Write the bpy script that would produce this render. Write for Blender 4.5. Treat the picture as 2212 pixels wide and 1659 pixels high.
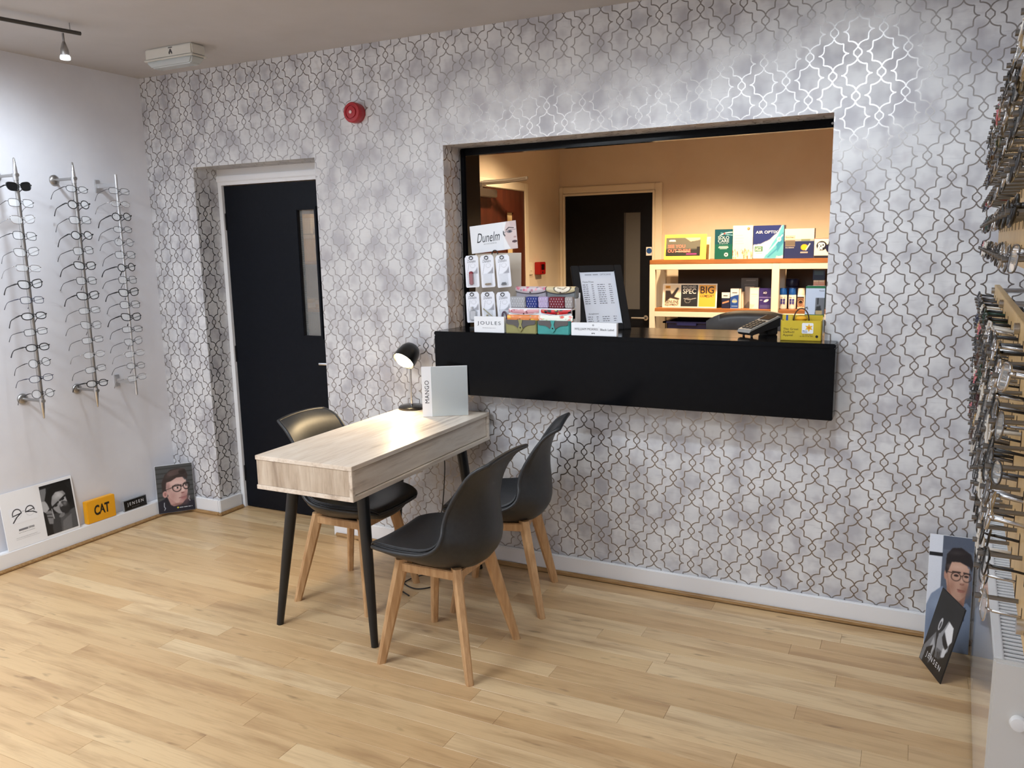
import bpy, bmesh, math, random
import numpy as np
from mathutils import Vector, Matrix
random.seed(7); rng = np.random.RandomState(7)
for o in list(bpy.data.objects): bpy.data.objects.remove(o)
scene = bpy.context.scene
COL = scene.collection
PI = math.pi
def lin(c):
    return tuple((v/12.92 if v <= 0.04045 else ((v+0.055)/1.055)**2.4) for v in c)
def rgb(r, g, b): return lin((r/255, g/255, b/255))

# ---------------------------------------------------------------- camera
CR = ((0.89665869, 0.44229959, -0.01934592), (0.05617534, -0.1570093, -0.98599818), (-0.43914408, 0.88301707, -0.16563008))
cam_d = bpy.data.cameras.new('camera'); cam = bpy.data.objects.new('camera', cam_d); COL.objects.link(cam)
cam_d.sensor_width = 36.0; cam_d.lens = 1760.13/2212*36.0; cam_d.clip_start = 0.02
rx, dn, fw = (Vector(v) for v in CR)
mw = Matrix((( rx.x, -dn.x, -fw.x, 4.16011566), (rx.y, -dn.y, -fw.y, -3.5329113), (rx.z, -dn.z, -fw.z, 1.59718349), (0, 0, 0, 1)))
cam.matrix_world = mw
scene.camera = cam
# ---------------------------------------------------------------- world + exposure
w = bpy.data.worlds.new('world'); scene.world = w; w.use_nodes = True
w.node_tree.nodes['Background'].inputs[0].default_value = (0.75, 0.8, 0.9, 1)
w.node_tree.nodes['Background'].inputs[1].default_value = 0.05
vs = scene.view_settings
vs.view_transform = 'Standard'; vs.look = 'None'; vs.exposure = 0.10; vs.gamma = 1.0; vs.use_curve_mapping = False
# ---------------------------------------------------------------- lights that belong to the rooms
COOL = (0.80, 0.90, 1.0); WARM = (1.0, 0.71, 0.42); NEUT = (0.86, 0.93, 1.0)
def light(name, kind, loc, energy, color, aim=None, size=0.05, spot=90, blend=0.6, sizey=None):
    d = bpy.data.lights.new(name, kind); d.energy = energy; d.color = color
    if kind == 'AREA':
        d.shape = 'RECTANGLE'; d.size = size; d.size_y = sizey or size
    else: d.shadow_soft_size = size
    if kind == 'SPOT': d.spot_size = math.radians(spot); d.spot_blend = blend
    o = bpy.data.objects.new(name, d); COL.objects.link(o); o.location = loc
    if aim is not None:
        o.rotation_euler = (Vector(aim)-Vector(loc)).to_track_quat('-Z', 'Y').to_euler()
    return o
H = 2.613
# shop ceiling: track spots on the left wall and over the hatch, added unseen fill panels for floor brightness and wallpaper glare
SPOTS = [((0.685, -0.967, 2.445), (0.0, -1.10, 1.25), 29, 150), ((0.56, -1.75, 2.445), (0.0, -1.7, 1.3), 31, 150), ((0.42, -2.5, 2.445), (0.0, -2.6, 1.3), 30, 150),
         ((3.81, -1.2, 2.46), (3.85, 0.0, 1.35), 40, 105), ((3.30, -1.21, 2.46), (3.2, 0.0, 1.1), 24, 105), ((2.80, -1.22, 2.46), (2.7, 0.0, 1.0), 18, 105), ((2.30, -1.22, 2.46), (2.0, 0.0, 1.1), 13, 105), ((3.85, -2.3, 2.46), (4.4, -1.2, 1.3), 14, 110)]
for i, (p, a, e, sp) in enumerate(SPOTS):
    light('spot_lamp', 'SPOT', p, e*0.9, COOL, a, size=0.05, spot=sp, blend=1.0)
FILL_PANELS = [((1.25, -2.65), 44, 0.9, 0.45), ((3.25, -1.62), 6, 1.2, 0.5), ((1.6, -3.75), 30, 0.9, 0.45)]
for (x, y), e, sx_, sy_ in FILL_PANELS:
    light('fill_panel_lamp', 'AREA', (x, y, H-0.032), e, NEUT, (x, y, 0), size=sx_, sizey=sy_)
# office behind the hatch: warm recessed downlights
DOWN = [((1.98, 1.35, 2.42), 46, 'above the brown door'), ((2.75, 1.78, 2.42), 135, 'left of the shelf unit middle'), ((3.55, 1.72, 2.42), 145, 'over the right shelf bay'), ((3.1, 0.85, 2.42), 26, 'over the office chair')]
for p, e, _ in DOWN:
    light('office_downlight_lamp', 'SPOT', p, e, WARM, (p[0], p[1]+0.05, 0), size=0.04, spot=128, blend=0.8)
light('store_lamp', 'POINT', (0.5, 1.2, 2.2), 9, WARM, size=0.08)

# ---------------------------------------------------------------- helpers
def link(o, parent=None):
    COL.objects.link(o)
    if parent is not None: o.parent = parent
    return o
def obj(name, me, mat=None, parent=None, loc=None, rot=None):
    o = bpy.data.objects.new(name, me)
    if mat is not None and not me.materials: me.materials.append(mat)
    link(o, parent)
    if loc is not None: o.location = loc
    if rot is not None: o.rotation_euler = rot
    return o
def tag(o, label=None, cat=None, group=None, kind=None):
    if label: o['label'] = label
    if cat: o['category'] = cat
    if group: o['group'] = group
    if kind: o['kind'] = kind
    return o
def thing(name, label, cat, loc=(0, 0, 0), rot=(0, 0, 0), group=None):
    o = bpy.data.objects.new(name, None); o.empty_display_size = 0.05; COL.objects.link(o)
    o.location = loc; o.rotation_euler = rot
    return tag(o, label, cat, group)
class MB:
    """collects shapes, builds one mesh"""
    def __init__(s): s.bm = bmesh.new()
    def box(s, lo, hi, bev=0.0, seg=2):
        b = bmesh.new()
        bmesh.ops.create_cube(b, size=1.0)
        c = [(lo[i]+hi[i])/2 for i in range(3)]; d = [hi[i]-lo[i] for i in range(3)]
        for v in b.verts: v.co = Vector((c[0]+v.co.x*d[0], c[1]+v.co.y*d[1], c[2]+v.co.z*d[2]))
        if bev > 0: bmesh.ops.bevel(b, geom=b.edges[:], offset=bev, segments=seg, affect='EDGES', clamp_overlap=True)
        return s.join(b)
    def join(s, b, mat=None):
        if mat is not None: bmesh.ops.transform(b, matrix=mat, verts=b.verts)
        m = bpy.data.meshes.new('t'); b.to_mesh(m); b.free(); s.bm.from_mesh(m); bpy.data.meshes.remove(m)
        return s
    def cyl(s, p0, p1, r0, r1=None, n=16, caps=True):
        r1 = r0 if r1 is None else r1
        p0 = Vector(p0); p1 = Vector(p1); d = p1-p0
        q = d.to_track_quat('Z', 'Y').to_matrix()
        A = []; B = []
        for i in range(n):
            t = 2*PI*i/n; u = q @ Vector((math.cos(t), math.sin(t), 0))
            A.append(s.bm.verts.new(p0+u*r0)); B.append(s.bm.verts.new(p1+u*r1))
        for i in range(n):
            j = (i+1) % n; s.bm.faces.new((A[i], A[j], B[j], B[i]))
        if caps: s.bm.faces.new(A[::-1]); s.bm.faces.new(B)
        return s
    def tube(s, pts, r, n=8, closed=False, radii=None, sx=1.0):
        pts = [Vector(p) for p in pts]; m = len(pts); rings = []; up = Vector((0, 0, 1))
        prev = None
        for i, p in enumerate(pts):
            if closed: t = pts[(i+1) % m]-pts[i-1]
            else: t = pts[min(i+1, m-1)]-pts[max(i-1, 0)]
            t.normalize()
            if prev is None:
                a = t.cross(up)
                if a.length < 1e-3: a = t.cross(Vector((1, 0, 0)))
            else:
                a = prev - t*prev.dot(t)
                if a.length < 1e-6: a = t.cross(up)
            a.normalize(); prev = a; b = t.cross(a)
            rr = radii[i] if radii else r
            rings.append([s.bm.verts.new(p+(a*math.cos(2*PI*k/n)*sx+b*math.sin(2*PI*k/n))*rr) for k in range(n)])
        for i in range(m if closed else m-1):
            A = rings[i]; B = rings[(i+1) % m]
            for k in range(n): s.bm.faces.new((A[k], A[(k+1) % n], B[(k+1) % n], B[k]))
        if not closed:
            s.bm.faces.new(rings[0][::-1]); s.bm.faces.new(rings[-1])
        return s
    def lathe(s, prof, n=24, mat=None, axis_cap=True):
        b = bmesh.new(); rings = []
        for r, z in prof:
            rings.append([b.verts.new((r*math.cos(2*PI*k/n), r*math.sin(2*PI*k/n), z)) for k in range(n)] if r > 1e-6 else [b.verts.new((0, 0, z))])
        for A, B in zip(rings, rings[1:]):
            if len(A) == 1 and len(B) == 1: continue
            for k in range(n):
                k2 = (k+1) % n
                if len(A) == 1: b.faces.new((A[0], B[k], B[k2]))
                elif len(B) == 1: b.faces.new((A[k], B[0], A[k2]))
                else: b.faces.new((A[k], B[k], B[k2], A[k2]))
        bmesh.ops.recalc_face_normals(b, faces=b.faces)
        return s.join(b, mat)
    def prism(s, poly, lo, hi, plane='xz'):
        """extrude a 2d polygon between lo and hi along the axis missing from plane"""
        def P(a, c, h): return {'xz': (a, h, c), 'xy': (a, c, h), 'yz': (h, a, c)}[plane]
        A = [s.bm.verts.new(P(a, c, lo)) for a, c in poly]; B = [s.bm.verts.new(P(a, c, hi)) for a, c in poly]
        n = len(poly)
        try:
            s.bm.faces.new(A); s.bm.faces.new(B[::-1])
        except ValueError: pass
        for i in range(n): s.bm.faces.new((A[i], B[i], B[(i+1) % n], A[(i+1) % n]))
        return s
    def quad(s, a, b, c, d):
        s.bm.faces.new([s.bm.verts.new(p) for p in (a, b, c, d)]); return s
    def mesh(s, name='m', smooth=None):
        bmesh.ops.recalc_face_normals(s.bm, faces=s.bm.faces)
        me = bpy.data.meshes.new(name); s.bm.to_mesh(me); s.bm.free()
        if smooth is not None:
            for p in me.polygons: p.use_smooth = True
            if smooth < 180: me.set_sharp_from_angle(angle=math.radians(smooth))
        return me
    def build(s, name, mat, parent=None, smooth=None, loc=None, rot=None):
        return obj(name, s.mesh(name, smooth), mat, parent, loc, rot)
def copy_tree(o, parent=None):
    c = o.copy(); COL.objects.link(c); c.parent = parent
    for ch in o.children: copy_tree(ch, c)
    return c

# ---------------------------------------------------------------- materials
MAT = {}
def mat(name, col, rough=0.5, metal=0.0, spec=0.5, emit=None, estr=0.0, alpha=1.0, trans=0.0, coat=0.0, ior=1.5):
    if name in MAT: return MAT[name]
    m = bpy.data.materials.new(name); m.use_nodes = True
    p = m.node_tree.nodes['Principled BSDF']
    p.inputs['Base Color'].default_value = (*col, 1); p.inputs['Roughness'].default_value = rough
    p.inputs['Metallic'].default_value = metal; p.inputs['Specular IOR Level'].default_value = spec
    p.inputs['Alpha'].default_value = alpha; p.inputs['Transmission Weight'].default_value = trans
    p.inputs['Coat Weight'].default_value = coat; p.inputs['IOR'].default_value = ior
    if emit: p.inputs['Emission Color'].default_value = (*emit, 1); p.inputs['Emission Strength'].default_value = estr
    MAT[name] = m; return m
class N:
    """tiny expression builder for shader math nodes"""
    T = None
    def __init__(s, sock): s.s = sock
    @staticmethod
    def m(op, *a, clamp=False):
        n = N.T.nodes.new('ShaderNodeMath'); n.operation = op; n.use_clamp = clamp
        for i, v in enumerate(a):
            if isinstance(v, N): N.T.links.new(v.s, n.inputs[i])
            else: n.inputs[i].default_value = v
        return N(n.outputs[0])
    def __add__(s, o): return N.m('ADD', s, o)
    def __sub__(s, o): return N.m('SUBTRACT', s, o)
    def __mul__(s, o): return N.m('MULTIPLY', s, o)
    def __truediv__(s, o): return N.m('DIVIDE', s, o)
    def lt(s, o): return N.m('LESS_THAN', s, o)
    def gt(s, o): return N.m('GREATER_THAN', s, o)
    def abs(s): return N.m('ABSOLUTE', s)
    def sqrt(s): return N.m('SQRT', s)
    def min(s, o): return N.m('MINIMUM', s, o)
    def max(s, o): return N.m('MAXIMUM', s, o)
    def pp(s, o): return N.m('PINGPONG', s, o)
def nd(t, typ, **kw):
    n = t.nodes.new(typ)
    for k, v in kw.items(): setattr(n, k, v)
    return n
def ramp(t, fac, stops):
    r = t.nodes.new('ShaderNodeValToRGB'); e = r.color_ramp.elements
    while len(e) < len(stops): e.new(0.5)
    for i, (p, c) in enumerate(stops): e[i].position = p; e[i].color = (*c, 1)
    t.links.new(fac, r.inputs[0]); return r.outputs[0]
def noise(t, vec, scale, detail=3, rough=0.5, dim='3D'):
    n = nd(t, 'ShaderNodeTexNoise'); n.inputs['Scale'].default_value = scale; n.inputs['Detail'].default_value = detail
    n.inputs['Roughness'].default_value = rough
    if vec is not None: t.links.new(vec, n.inputs['Vector'])
    return n.outputs[0]
def mapping(t, vec, scale=(1, 1, 1), loc=(0, 0, 0), rot=(0, 0, 0)):
    n = nd(t, 'ShaderNodeMapping'); n.inputs['Scale'].default_value = scale; n.inputs['Location'].default_value = loc; n.inputs['Rotation'].default_value = rot
    t.links.new(vec, n.inputs['Vector']); return n.outputs[0]
def mixc(t, fac, a, b, mode='MIX'):
    n = nd(t, 'ShaderNodeMix', data_type='RGBA', blend_type=mode)
    for s, v in ((n.inputs[0], fac), (n.inputs[6], a), (n.inputs[7], b)):
        if isinstance(v, (int, float)): s.default_value = v
        elif isinstance(v, tuple): s.default_value = (*v, 1) if len(v) == 3 else v
        else: t.links.new(v, s)
    return n.outputs[2]
def bump(t, h, p, strength=0.2, dist=0.002):
    b = nd(t, 'ShaderNodeBump'); b.inputs['Strength'].default_value = strength; b.inputs['Distance'].default_value = dist
    t.links.new(h, b.inputs['Height']); t.links.new(b.outputs[0], p.inputs['Normal'])
def noisy(name, c0, c1, scale=6, rough=0.5, detail=4, stretch=(1, 1, 1), bumpv=0.0, metal=0.0, spec=0.5, coat=0.0, lo=0.35, hi=0.65, coord='Object'):
    if name in MAT: return MAT[name]
    m = mat(name, c0, rough, metal, spec, coat=coat); t = m.node_tree; p = t.nodes['Principled BSDF']
    tc = nd(t, 'ShaderNodeTexCoord'); v = mapping(t, tc.outputs[coord], stretch)
    n = noise(t, v, scale, detail, 0.6)
    t.links.new(ramp(t, n, [(lo, c0), (hi, c1)]), p.inputs['Base Color'])
    if bumpv: bump(t, n, p, bumpv, 0.003)
    return m
A_, B_ = 0.17333, 0.15990
def wallpaper():
    m = mat('trellis_wallpaper', rgb(205, 203, 206), 0.55); t = m.node_tree; p = t.nodes['Principled BSDF']; N.T = t
    uv = nd(t, 'ShaderNodeUVMap'); sep = nd(t, 'ShaderNodeSeparateXYZ'); t.links.new(uv.outputs[0], sep.inputs[0])
    U = N(sep.outputs[0]); V = N(sep.outputs[1]); a, b = A_, B_
    def ell(qx, qz, cx, cz, rx_, rz_):
        X = (qx-cx)/rx_; Z = (qz-cz)/rz_; e = (X*X+Z*Z).sqrt()
        gx = X/rx_; gz = Z/rz_; g = (gx*gx+gz*gz).sqrt()/e
        return ((e-1.0).abs())/g
    d = None
    for ox, oz in ((2.4333, 0.78665), (2.4333+a/2, 0.78665+b/2)):
        qx = (U-ox).pp(a/2); qz = (V-oz).pp(b/2)
        X = qx/(0.082*a); Z = qz/(0.122*b)
        o = (X.max(X*0.7+Z)-1.0).abs()*0.0147
        d = o if d is None else d.min(o)
    for ox, oz in ((2.4333, 0.78665+b/2), (2.4333+a/2, 0.78665)):
        qx = (U-ox).pp(a/2); qz = (V-oz).pp(b/2)
        arc = ell(qx, qz, 0.206*a, 0.386*b, 0.206*a, 0.160*b)
        ok = qx.lt(0.200*a)*qz.lt(0.386*b)
        d = d.min(arc+(N.m('SUBTRACT', 1.0, ok)))
        cus = ell(qx, qz, 0.318*a, 0.112*b, 0.116*a, 0.113*b)
        ok = qx.lt(0.318*a)*qz.lt(0.112*b)
        d = d.min(cus+(N.m('SUBTRACT', 1.0, ok)))
        bar = (qx-0.2015*a).abs()
        ok = qz.lt(0.228*b)*qz.gt(0.110*b)
        d = d.min(bar+(N.m('SUBTRACT', 1.0, ok)))
    mr = nd(t, 'ShaderNodeMapRange'); t.links.new(d.s, mr.inputs[0])
    mr.inputs[1].default_value = 0.0031; mr.inputs[2].default_value = 0.0018; mr.inputs[3].default_value = 0; mr.inputs[4].default_value = 1
    line = mr.outputs[0]
    n1 = noise(t, mapping(t, uv.outputs[0], (7.5, 6.0, 1)), 1.0, 2.5, 0.55)
    n2 = noise(t, mapping(t, uv.outputs[0], (9, 70, 1)), 1.0, 4, 0.6)
    n3 = noise(t, mapping(t, uv.outputs[0], (15, 13, 1), (3, 5, 0)), 1.0, 2, 0.5)
    base = ramp(t, n1, [(0.36, rgb(184, 183, 188)), (0.50, rgb(210, 210, 212)), (0.66, rgb(222, 222, 223))])
    base = mixc(t, ramp_fac(t, n3, 0.52, 0.68, 0.45), base, rgb(176, 172, 178))
    base = mixc(t, ramp_fac(t, n2, 0.56, 0.72, 0.35), base, rgb(178, 176, 182))
    col = mixc(t, line, base, rgb(156, 151, 148))
    t.links.new(col, p.inputs['Base Color'])
    t.links.new(line, p.inputs['Metallic'])
    r = N(line)*(-0.225)+0.56
    t.links.new(r.s, p.inputs['Roughness'])
    return m
def ramp_fac(t, fac, lo, hi, mx):
    r = nd(t, 'ShaderNodeMapRange'); t.links.new(fac, r.inputs[0])
    r.inputs[1].default_value = lo; r.inputs[2].default_value = hi; r.inputs[3].default_value = 0; r.inputs[4].default_value = mx
    return r.outputs[0]
def floorwood():
    m = mat('oak_laminate', rgb(214, 180, 136), 0.33); t = m.node_tree; p = t.nodes['Principled BSDF']; N.T = t
    tc = nd(t, 'ShaderNodeTexCoord'); oi = nd(t, 'ShaderNodeObjectInfo')
    off = N(oi.outputs['Random'])*37.0
    cmb = nd(t, 'ShaderNodeCombineXYZ'); t.links.new(off.s, cmb.inputs[2]); t.links.new((off*1.7).s, cmb.inputs[0])
    add = nd(t, 'ShaderNodeVectorMath', operation='ADD'); t.links.new(tc.outputs['Object'], add.inputs[0]); t.links.new(cmb.outputs[0], add.inputs[1])
    v = add.outputs[0]
    g1 = noise(t, mapping(t, v, (1.6, 13, 1)), 1.3, 4, 0.6)
    g2 = noise(t, mapping(t, v, (3.0, 90, 1)), 1.6, 5, 0.65)
    g3 = noise(t, mapping(t, v, (7, 26, 1)), 1.0, 2, 0.5)
    base = ramp(t, oi.outputs['Random'], [(0.0, rgb(203, 167, 122)), (0.35, rgb(215, 183, 138)), (0.6, rgb(224, 196, 154)), (0.8, rgb(205, 170, 125)), (1.0, rgb(217, 187, 142))])
    c = mixc(t, ramp_fac(t, g1, 0.47, 0.68, 0.66), base, rgb(166, 130, 92))
    c = mixc(t, ramp_fac(t, g2, 0.50, 0.78, 0.34), c, rgb(150, 110, 70))
    c = mixc(t, ramp_fac(t, g3, 0.66, 0.76, 0.55), c, rgb(122, 94, 66))
    t.links.new(c, p.inputs['Base Color'])
    t.links.new((N(g2)*0.14+0.27).s, p.inputs['Roughness'])
    bump(t, g2, p, 0.05, 0.001)
    return m
def deskwood():
    m = mat('desk_oak_laminate', rgb(206, 186, 160), 0.40); t = m.node_tree; p = t.nodes['Principled BSDF']
    tc = nd(t, 'ShaderNodeTexCoord'); v = tc.outputs['Object']
    g1 = noise(t, mapping(t, v, (10, 1.1, 10)), 1.2, 5, 0.65)
    g2 = noise(t, mapping(t, v, (60, 4.0, 60)), 1.2, 5, 0.65)
    c = ramp(t, g1, [(0.28, rgb(168, 148, 130)), (0.42, rgb(222, 206, 188)), (0.6, rgb(236, 224, 209)), (0.78, rgb(218, 200, 180))])
    c = mixc(t, ramp_fac(t, g2, 0.5, 0.75, 0.4), c, rgb(150, 122, 96))
    t.links.new(c, p.inputs['Base Color'])
    return m
WP = wallpaper(); FLOOR = floorwood(); DESK = deskwood()
PAINT = noisy('white_wall_paint', rgb(226, 226, 231), rgb(219, 219, 225), 3, 0.6, bumpv=0.02)
CEIL = noisy('ceiling_paint', rgb(191, 186, 184), rgb(185, 180, 177), 2.5, 0.75)
TRIMW = mat('white_gloss_trim', rgb(236, 236, 238), 0.28)
BEAD = noisy('oak_beading', rgb(180, 145, 100), rgb(150, 115, 74), 12, 0.4, stretch=(1, 6, 6))
CREAM = noisy('cream_office_paint', rgb(226, 214, 196), rgb(220, 206, 187), 3, 0.65)
CREAMW = mat('cream_gloss_woodwork', rgb(236, 228, 210), 0.35)
BLACKDOOR = noisy('black_door_paint', rgb(15, 18, 25), rgb(18, 21, 28), 40, 0.38, spec=0.15, bumpv=0.05)
BLACKGLOSS = noisy('black_gloss_paint', rgb(10, 11, 14), rgb(13, 14, 17), 30, 0.14, spec=0.12, bumpv=0.02)
BLACK = mat('black_plastic', rgb(24, 24, 26), 0.4)
CHROME = mat('brushed_chrome', (0.62, 0.62, 0.63), 0.24, 1.0)
STEEL = mat('satin_steel', (0.42, 0.41, 0.40), 0.34, 1.0)
WHITE = mat('white_card', rgb(238, 238, 240), 0.45)
GLASS = mat('clear_glass', (0.9, 0.95, 0.95), 0.03, alpha=0.16, spec=0.6)

# ---------------------------------------------------------------- structure
def struct(o): o['kind'] = 'structure'; return o
def uvmesh(name, quads):
    """quads: list of 4 (co, uv)"""
    vs_, fs, uvs = [], [], []
    for q in quads:
        i = len(vs_); vs_ += [c for c, _ in q]; fs.append((i, i+1, i+2, i+3)); uvs += [u for _, u in q]
    me = bpy.data.meshes.new(name); me.from_pydata(vs_, [], fs); l = me.uv_layers.new(name='UVMap')
    for i, u in enumerate(uvs): l.data[i].uv = u
    return me
XR = 4.56; TH = math.radians(2.2)     # right wall: passes (XR,0) and leans 2.2 degrees
YF = -4.35
def rw(s, n, z=0.0):
    """point near the right wall: s = distance from the feature wall, n = distance out from the wall"""
    return (XR-math.sin(TH)*s-math.cos(TH)*n, -math.cos(TH)*s+math.sin(TH)*n, z)
# openings in the feature wall
DX0, DX1, DZ = 0.375, 1.262, 2.085
HX0, HX1, HZ0, HZ1 = 2.053, 3.832, 1.19, 2.092
TW = 0.31
quads = []
def fq(x0, x1, z0, z1):
    quads.append([((x0, 0, z0), (x0, z0)), ((x1, 0, z0), (x1, z0)), ((x1, 0, z1), (x1, z1)), ((x0, 0, z1), (x0, z1))])
XE = 4.75
fq(0, DX0, 0, H); fq(DX0, DX1, DZ, H); fq(DX1, HX0, 0, H); fq(HX0, HX1, 0, HZ0); fq(HX0, HX1, HZ1, H); fq(HX1, XE, 0, H)
def rq(x, y1, z0, z1, sgn):   # reveal at constant x, running back to y1
    q = [((x, 0, z0), (x, z0)), ((x, y1, z0), (x+sgn*y1, z0)), ((x, y1, z1), (x+sgn*y1, z1)), ((x, 0, z1), (x, z1))]
    quads.append(q if sgn > 0 else q[::-1])
rq(DX0, TW, 0, DZ, 1); rq(DX1, TW, 0, DZ, -1); rq(HX0, 0.163, HZ0, HZ1, 1); rq(HX1, TW, HZ0, HZ1, -1)
quads.append([((HX0, 0, HZ1), (HX0, HZ1)), ((HX0, TW, HZ1), (HX0, HZ1-TW)), ((HX1, TW, HZ1), (HX1, HZ1-TW)), ((HX1, 0, HZ1), (HX1, HZ1))][::-1])
quads.append([((DX0, 0, DZ), (DX0, DZ)), ((DX0, TW, DZ), (DX0, DZ-TW)), ((DX1, TW, DZ), (DX1, DZ-TW)), ((DX1, 0, DZ), (DX1, DZ))][::-1])
wb = struct(obj('wall_back', uvmesh('wall_back', quads), WP)); wb['label'] = 'grey feature wall papered with a metallic trellis pattern'
# core of the feature wall (its office side)
m = MB()
for x0, x1, z0, z1 in ((-0.7, DX0, 0, H), (DX0, DX1, DZ+.002, H), (DX1+.002, HX0-.002, 0, H), (HX0, HX1, 0, HZ0-.002), (HX0, HX1, HZ1+.002, H), (HX1+.002, XE, 0, H)):
    m.box((x0 if x0 != DX0 else DX0, 0.003, z0), (x1 if x1 != DX0 else DX0-.002, TW, z1))
struct(m.build('wall_back_core', CREAM)); 
# floor: slab + planks
fl = struct(MB().box((-0.2, YF-.2, -0.12), (XE, 0.4, -0.0085)).build('floor', mat('screed', rgb(120, 105, 90), 0.9)))
fl['label'] = 'light oak laminate floor laid in narrow boards along the feature wall'
PW = 0.0905; row = 0; y = 0.33
while y > YF:
    x = -random.random()*1.1
    while x < XE:
        L = random.choice((0.62, 0.92, 1.22, 1.22))
        x0 = max(x, -0.02); x1 = min(x+L, XE)
        if x1-x0 > 0.05 and not (y > 0.03 and (x1 < DX0 or x0 > DX1)):
            me = MB().box((0, 0, -0.008), (x1-x0-0.0006, PW-0.0006, 0), 0.0006, 1).mesh('plank')
            obj('plank', me, FLOOR, fl, (x0, y-PW, random.uniform(-0.0002, 0)))
        x += L
    y -= PW
# ceiling and other walls
struct(MB().box((-0.2, YF-.2, H), (XE+.2, 0.0, H+0.1)).build('ceiling', CEIL))
struct(MB().box((-0.12, YF-.1, 0), (0, 0.0, H)).build('wall_left', PAINT))
m = MB(); p0, p1, p2, p3 = rw(-0.05, 0), rw(4.6, 0), rw(4.6, -0.12), rw(-0.05, -0.12)
m.prism([p[:2] for p in (p0, p1, p2, p3)], 0, H, 'xy'); struct(m.build('wall_right', PAINT))
struct(MB().box((-0.12, YF-.12, 0), (XE+.1, YF, H)).build('wall_front', PAINT))
# skirtings + beading
SK = 0.095
def skirt(name, lo, hi, bead_lo, bead_hi):
    o = struct(MB().box(lo, hi, 0.004).build(name, TRIMW))
    MB().box(bead_lo, bead_hi, 0.006, 3).build('beading', BEAD, o)
skirt('baseboard_back', (DX1+.001, -0.018, 0.0), (4.50, 0, SK), (DX1+.02, -0.036, 0.0), (4.50, -0.018, 0.022))
skirt('baseboard_back_corner', (0.046, -0.018, 0.0), (DX0, 0, SK), (0.064, -0.036, 0.0), (DX0+.016, -0.018, 0.022))
skirt('baseboard_door_reveal', (DX0-.001, -0.0181, 0.0), (DX0+.016, 0.165, SK), (DX0+.016, -0.036, 0.0), (DX0+.034, 0.165, 0.022))
skirt('baseboard_left', (0, YF, 0.0), (0.045, -0.018, 0.098), (0.045, YF, 0.0), (0.063, -0.036, 0.02))
# ---------------------------------------------------------------- door of the shop (door_1)
def hinge(parent, x, y, z):
    MB().box((x-.006, y-.006, z-.05), (x+.006, y+.004, z+.05), 0.002).build('hinge', BLACK, parent)
d1 = bpy.data.objects.new('door_1', None); COL.objects.link(d1); struct(d1); d1['label'] = 'tall black door with a narrow vision panel set in the wallpapered reveal'
FY = 0.175   # frame front
m = MB()
m.box((DX0+.001, FY, 0), (DX0+.030, TW, 1.9925), 0.001); m.box((DX1-.030, FY, 0), (DX1-.001, TW, 1.9925), 0.001)
m.box((DX0+.001, FY+.0002, 1.992), (DX1-.001, TW, 2.013), 0.0)
m.build('frame', TRIMW, d1)
MB().box((DX0+.0005, FY-.012, 2.012), (DX1-.0005, TW, 2.046), 0.004).build('head_moulding', TRIMW, d1)
MB().box((DX0+.001, FY, 2.046), (DX1-.001, TW, DZ-.001)).build('overpanel', mat('overpanel_paint', rgb(222, 220, 218), 0.5), d1)
# leaf with a cut-out for the vision panel
LY0, LY1 = 0.192, 0.236; lx0, lx1 = DX0+.033, DX1-.033
vx0, vx1, vz0, vz1 = 0.955, 1.088, 1.105, 1.835
m = MB()
for x0, x1, z0, z1 in ((lx0, vx0, .006, 1.988), (vx1, lx1, .006, 1.988), (vx0, vx1, .006, vz0), (vx0, vx1, vz1, 1.988)):
    m.box((x0, LY0, z0), (x1, LY1, z1))
m.build('leaf', BLACKDOOR, d1)
m = MB()
for x0, x1, z0, z1 in ((vx0-.012, vx0+.006, vz0-.012, vz1+.012), (vx1-.006, vx1+.012, vz0-.012, vz1+.012), (vx0, vx1, vz0-.012, vz0+.006), (vx0, vx1, vz1-.006, vz1+.012)):
    m.box((x0, LY0-.008, z0), (x1, LY0+.012, z1), 0.003)
m.build('glazing_bead', BLACKDOOR, d1)
pane = MB().box((vx0, LY0+.018, vz0), (vx1, LY0+.024, vz1)).build('vision_pane', GLASS, d1)
m = MB()
for k in range(11): m.box((vx0+.0125*k+.004, LY0+.0205, vz0), (vx0+.0125*k+.0046, LY0+.0212, vz1))
for k in range(58): m.box((vx0, LY0+.0205, vz0+.0125*k+.004), (vx1, LY0+.0212, vz0+.0125*k+.0046))
m.build('safety_wire', STEEL, pane)
for z in (1.78, 0.98, 0.22): hinge(d1, lx0, LY0, z)
m = MB(); m.cyl((1.19, LY0, 0.955), (1.19, LY0-.012, 0.955), .024, n=20); m.tube([(1.19, LY0-.005, .955), (1.19, LY0-.045, .955), (1.165, LY0-.055, .957), (1.10, LY0-.055, .955)], .009)
m.build('handle', CHROME, d1, 40)
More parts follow.
